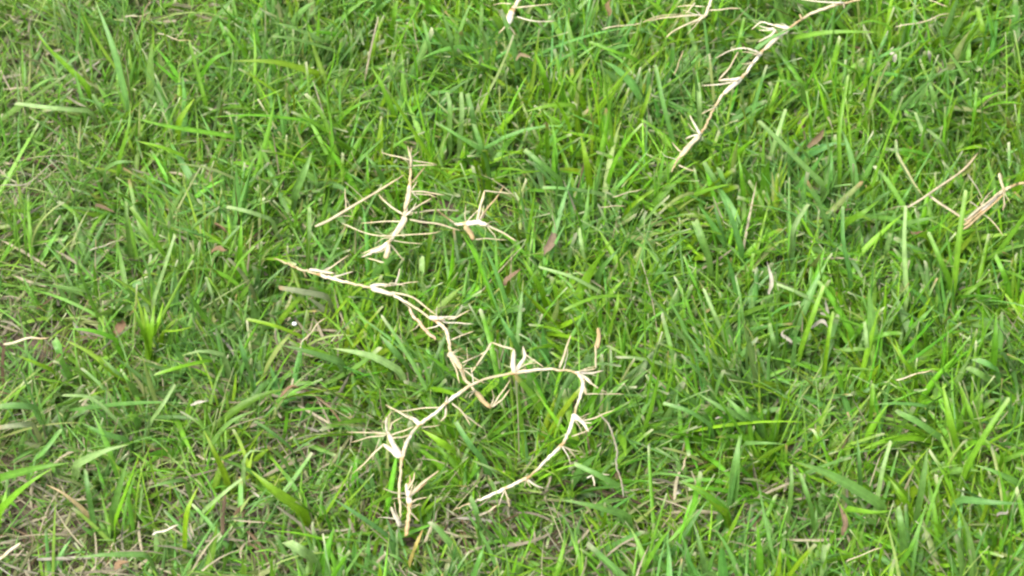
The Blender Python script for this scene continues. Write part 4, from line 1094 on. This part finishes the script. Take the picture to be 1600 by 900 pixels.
    W = np.where(dead, np.minimum(W * .5, .0016), W)                # dead leaves shrivel
    half = rng.random(B) < .05 + .09 * np.clip((560 - (800 + sp[:, 0, 0] / MPP)) / 560, 0, 1)
    col = np.where((half & ~dead)[:, None], col * .55 + np.array([.38, .34, .17]) * .45, col)
    tip = np.where(cut[:, None], np.array([[.52, .52, .34]]) * rng.uniform(.4, 1.0, (B, 1)), col * np.array([[1.4, 1.1, 1.1]]))
    brown = rng.random(B) < .05
    tip = np.where(brown[:, None], np.array([[.35, .22, .11]]), tip)
    basec = np.array([[.24, .27, .10]]) * rng.uniform(.6, 1.2, (B, 1))
    return ribbon(sp, side, W, prof, rng.uniform(.05, .75, B), col, tip, basec, cut)


def join(parts):
    Vs, Fs, Us, Cs, o = [], [], [], [], 0
    for V, F, U, C in parts:
        Vs.append(V); Fs.append(F + o); Us.append(U); Cs.append(C); o += len(V)
    return np.concatenate(Vs), np.concatenate(Fs), np.concatenate(Us), np.concatenate(Cs)


parts = [grow(6600, (3, 6), (-.42, .42), (-.36, .40), 7, 1.0, .95),
         grow(7500, (3, 6), (-.42, .42), (-.36, .40), 6, 1.15, .40, sprawl=16),
         grow(4200, (2, 3), (-.42, .42), (-.36, .40), 7, 1.1, .80, sprawl=28),
         grow(7500, (3, 5), (-.42, .42), (-.36, .40), 4, .62, .65)]
V, F, U, C = join(parts)
grass = link('grass', mesh_from('grass', V, F, U, C), MAT_GRASS)
grass['kind'] = 'stuff'
grass['label'] = 'dense mown green lawn grass with pale cut tips'

# the lawn goes on all round the picture: a square of turf repeated by geometry nodes
TW, TH = .42, .38
V, F, U, C = grow(2500, (3, 5), (-TW / 2, TW / 2), (-TH / 2, TH / 2), 3, 1.08, .95, drop=False, sprawl=8, even=True)
turf = bpy.data.objects.new('turf_square', mesh_from('turf_square', V, F, U, C))
turf.data.materials.append(MAT_GRASS)                             # not linked to the scene: only the source of the repeats
cells = [(i * TW + TW / 2, j * TH + TH / 2 + .02) for i in range(-4, 4) for j in range(-4, 5) if not (-1 <= i <= 0 and -1 <= j <= 0)]
pm = bpy.data.meshes.new('surrounding_grass')
pm.from_pydata([(x, y, 0) for x, y in cells], [], [])
ra = pm.attributes.new('turn', 'FLOAT_VECTOR', 'POINT')
ra.data.foreach_set('vector', np.array([[0, 0, math.pi * ((k * 7) % 3 % 2)] for k in range(len(cells))], np.float32).ravel())
far = bpy.data.objects.new('surrounding_grass', pm)
COL.objects.link(far)
far['kind'] = 'stuff'
far['label'] = 'green lawn grass going on around the picture'
ng = bpy.data.node_groups.new('repeat_turf', 'GeometryNodeTree')
ng.interface.new_socket('Geometry', in_out='INPUT', socket_type='NodeSocketGeometry')
ng.interface.new_socket('Geometry', in_out='OUTPUT', socket_type='NodeSocketGeometry')
gi, go = ng.nodes.new('NodeGroupInput'), ng.nodes.new('NodeGroupOutput')
oi = ng.nodes.new('GeometryNodeObjectInfo'); oi.inputs['Object'].default_value = turf; oi.inputs['As Instance'].default_value = True
iop = ng.nodes.new('GeometryNodeInstanceOnPoints')
na = ng.nodes.new('GeometryNodeInputNamedAttribute'); na.data_type = 'FLOAT_VECTOR'; na.inputs['Name'].default_value = 'turn'
ng.links.new(gi.outputs[0], iop.inputs['Points'])
ng.links.new(oi.outputs['Geometry'], iop.inputs['Instance'])
ng.links.new(na.outputs['Attribute'], iop.inputs['Rotation'])
ng.links.new(iop.outputs[0], go.inputs[0])
far.modifiers.new('repeat_turf', 'NODES').node_group = ng

# ---------------------------------------------------------------- thatch: dead straw lying on the soil between the shoots
def thatch(n, xr, yr):
    x = rng.uniform(*xr, n); y = rng.uniform(*yr, n)
    px, py, _ = project(np.c_[x, y, np.full(n, .01)])
    w = worn(px, py)
    keep = rng.random(n) < (.24 + .95 * w) * (1 - .8 * hollow(px, py))
    x, y, w = x[keep], y[keep], w[keep]
    B = len(x)
    L = rng.uniform(.008, .040, B); W = rng.uniform(.0006, .0024, B)
    az = rng.uniform(0, 2 * math.pi, B); el = rng.normal(.10, .22, B)
    t = np.linspace(0, 1, 6)
    a = az[:, None] + rng.normal(0, .5, B)[:, None] * t[None]
    e = el[:, None] - np.abs(rng.normal(0, .5, B))[:, None] * t[None]
    d = np.stack([np.cos(e) * np.cos(a), np.cos(e) * np.sin(a), np.sin(e)], -1) * (L / 5)[:, None, None]
    base = np.c_[x, y, hill_noise(x, y) + rng.uniform(.001, .016, B) * (.6 + .6 * w)]
    sp = base[:, None] + np.concatenate([np.zeros((B, 1, 3)), np.cumsum(d[:, :-1], 1)], 1)
    sp[..., 2] = np.maximum(sp[..., 2], hill_noise(sp[..., 0], sp[..., 1]) + .001)
    s0 = np.stack([-np.sin(a), np.cos(a), np.zeros_like(a)], -1)
    tw_ = rng.normal(0, .7, B)[:, None]
    tanv = np.gradient(sp, axis=1); tanv /= np.linalg.norm(tanv, axis=2, keepdims=True) + 1e-12
    side = s0 * np.cos(tw_)[..., None] + np.cross(s0, tanv) * np.sin(tw_)[..., None]
    col = np.array([PAL['s'], PAL['k'], PAL['n'], PAL['w'], (.22, .24, .10)])[rng.choice(5, B, p=[.33, .28, .08, .03, .28])] * rng.uniform(.30, .85, (B, 1))
    prof = np.tile((.7 + .3 * np.sin(math.pi * t)) * np.clip((1 - t) * 6, .15, 1), (B, 1))
    return ribbon(sp, side, W, prof, rng.uniform(.1, .9, B), col, col, col, np.zeros(B, bool))


V, F, U, C = thatch(20000, (-.46, .46), (-.40, .44))
th = link('thatch', mesh_from('thatch', V, F, U, C), MAT_DRY)
th['kind'] = 'stuff'
th['label'] = 'dead straw thatch lying on the soil between the grass'
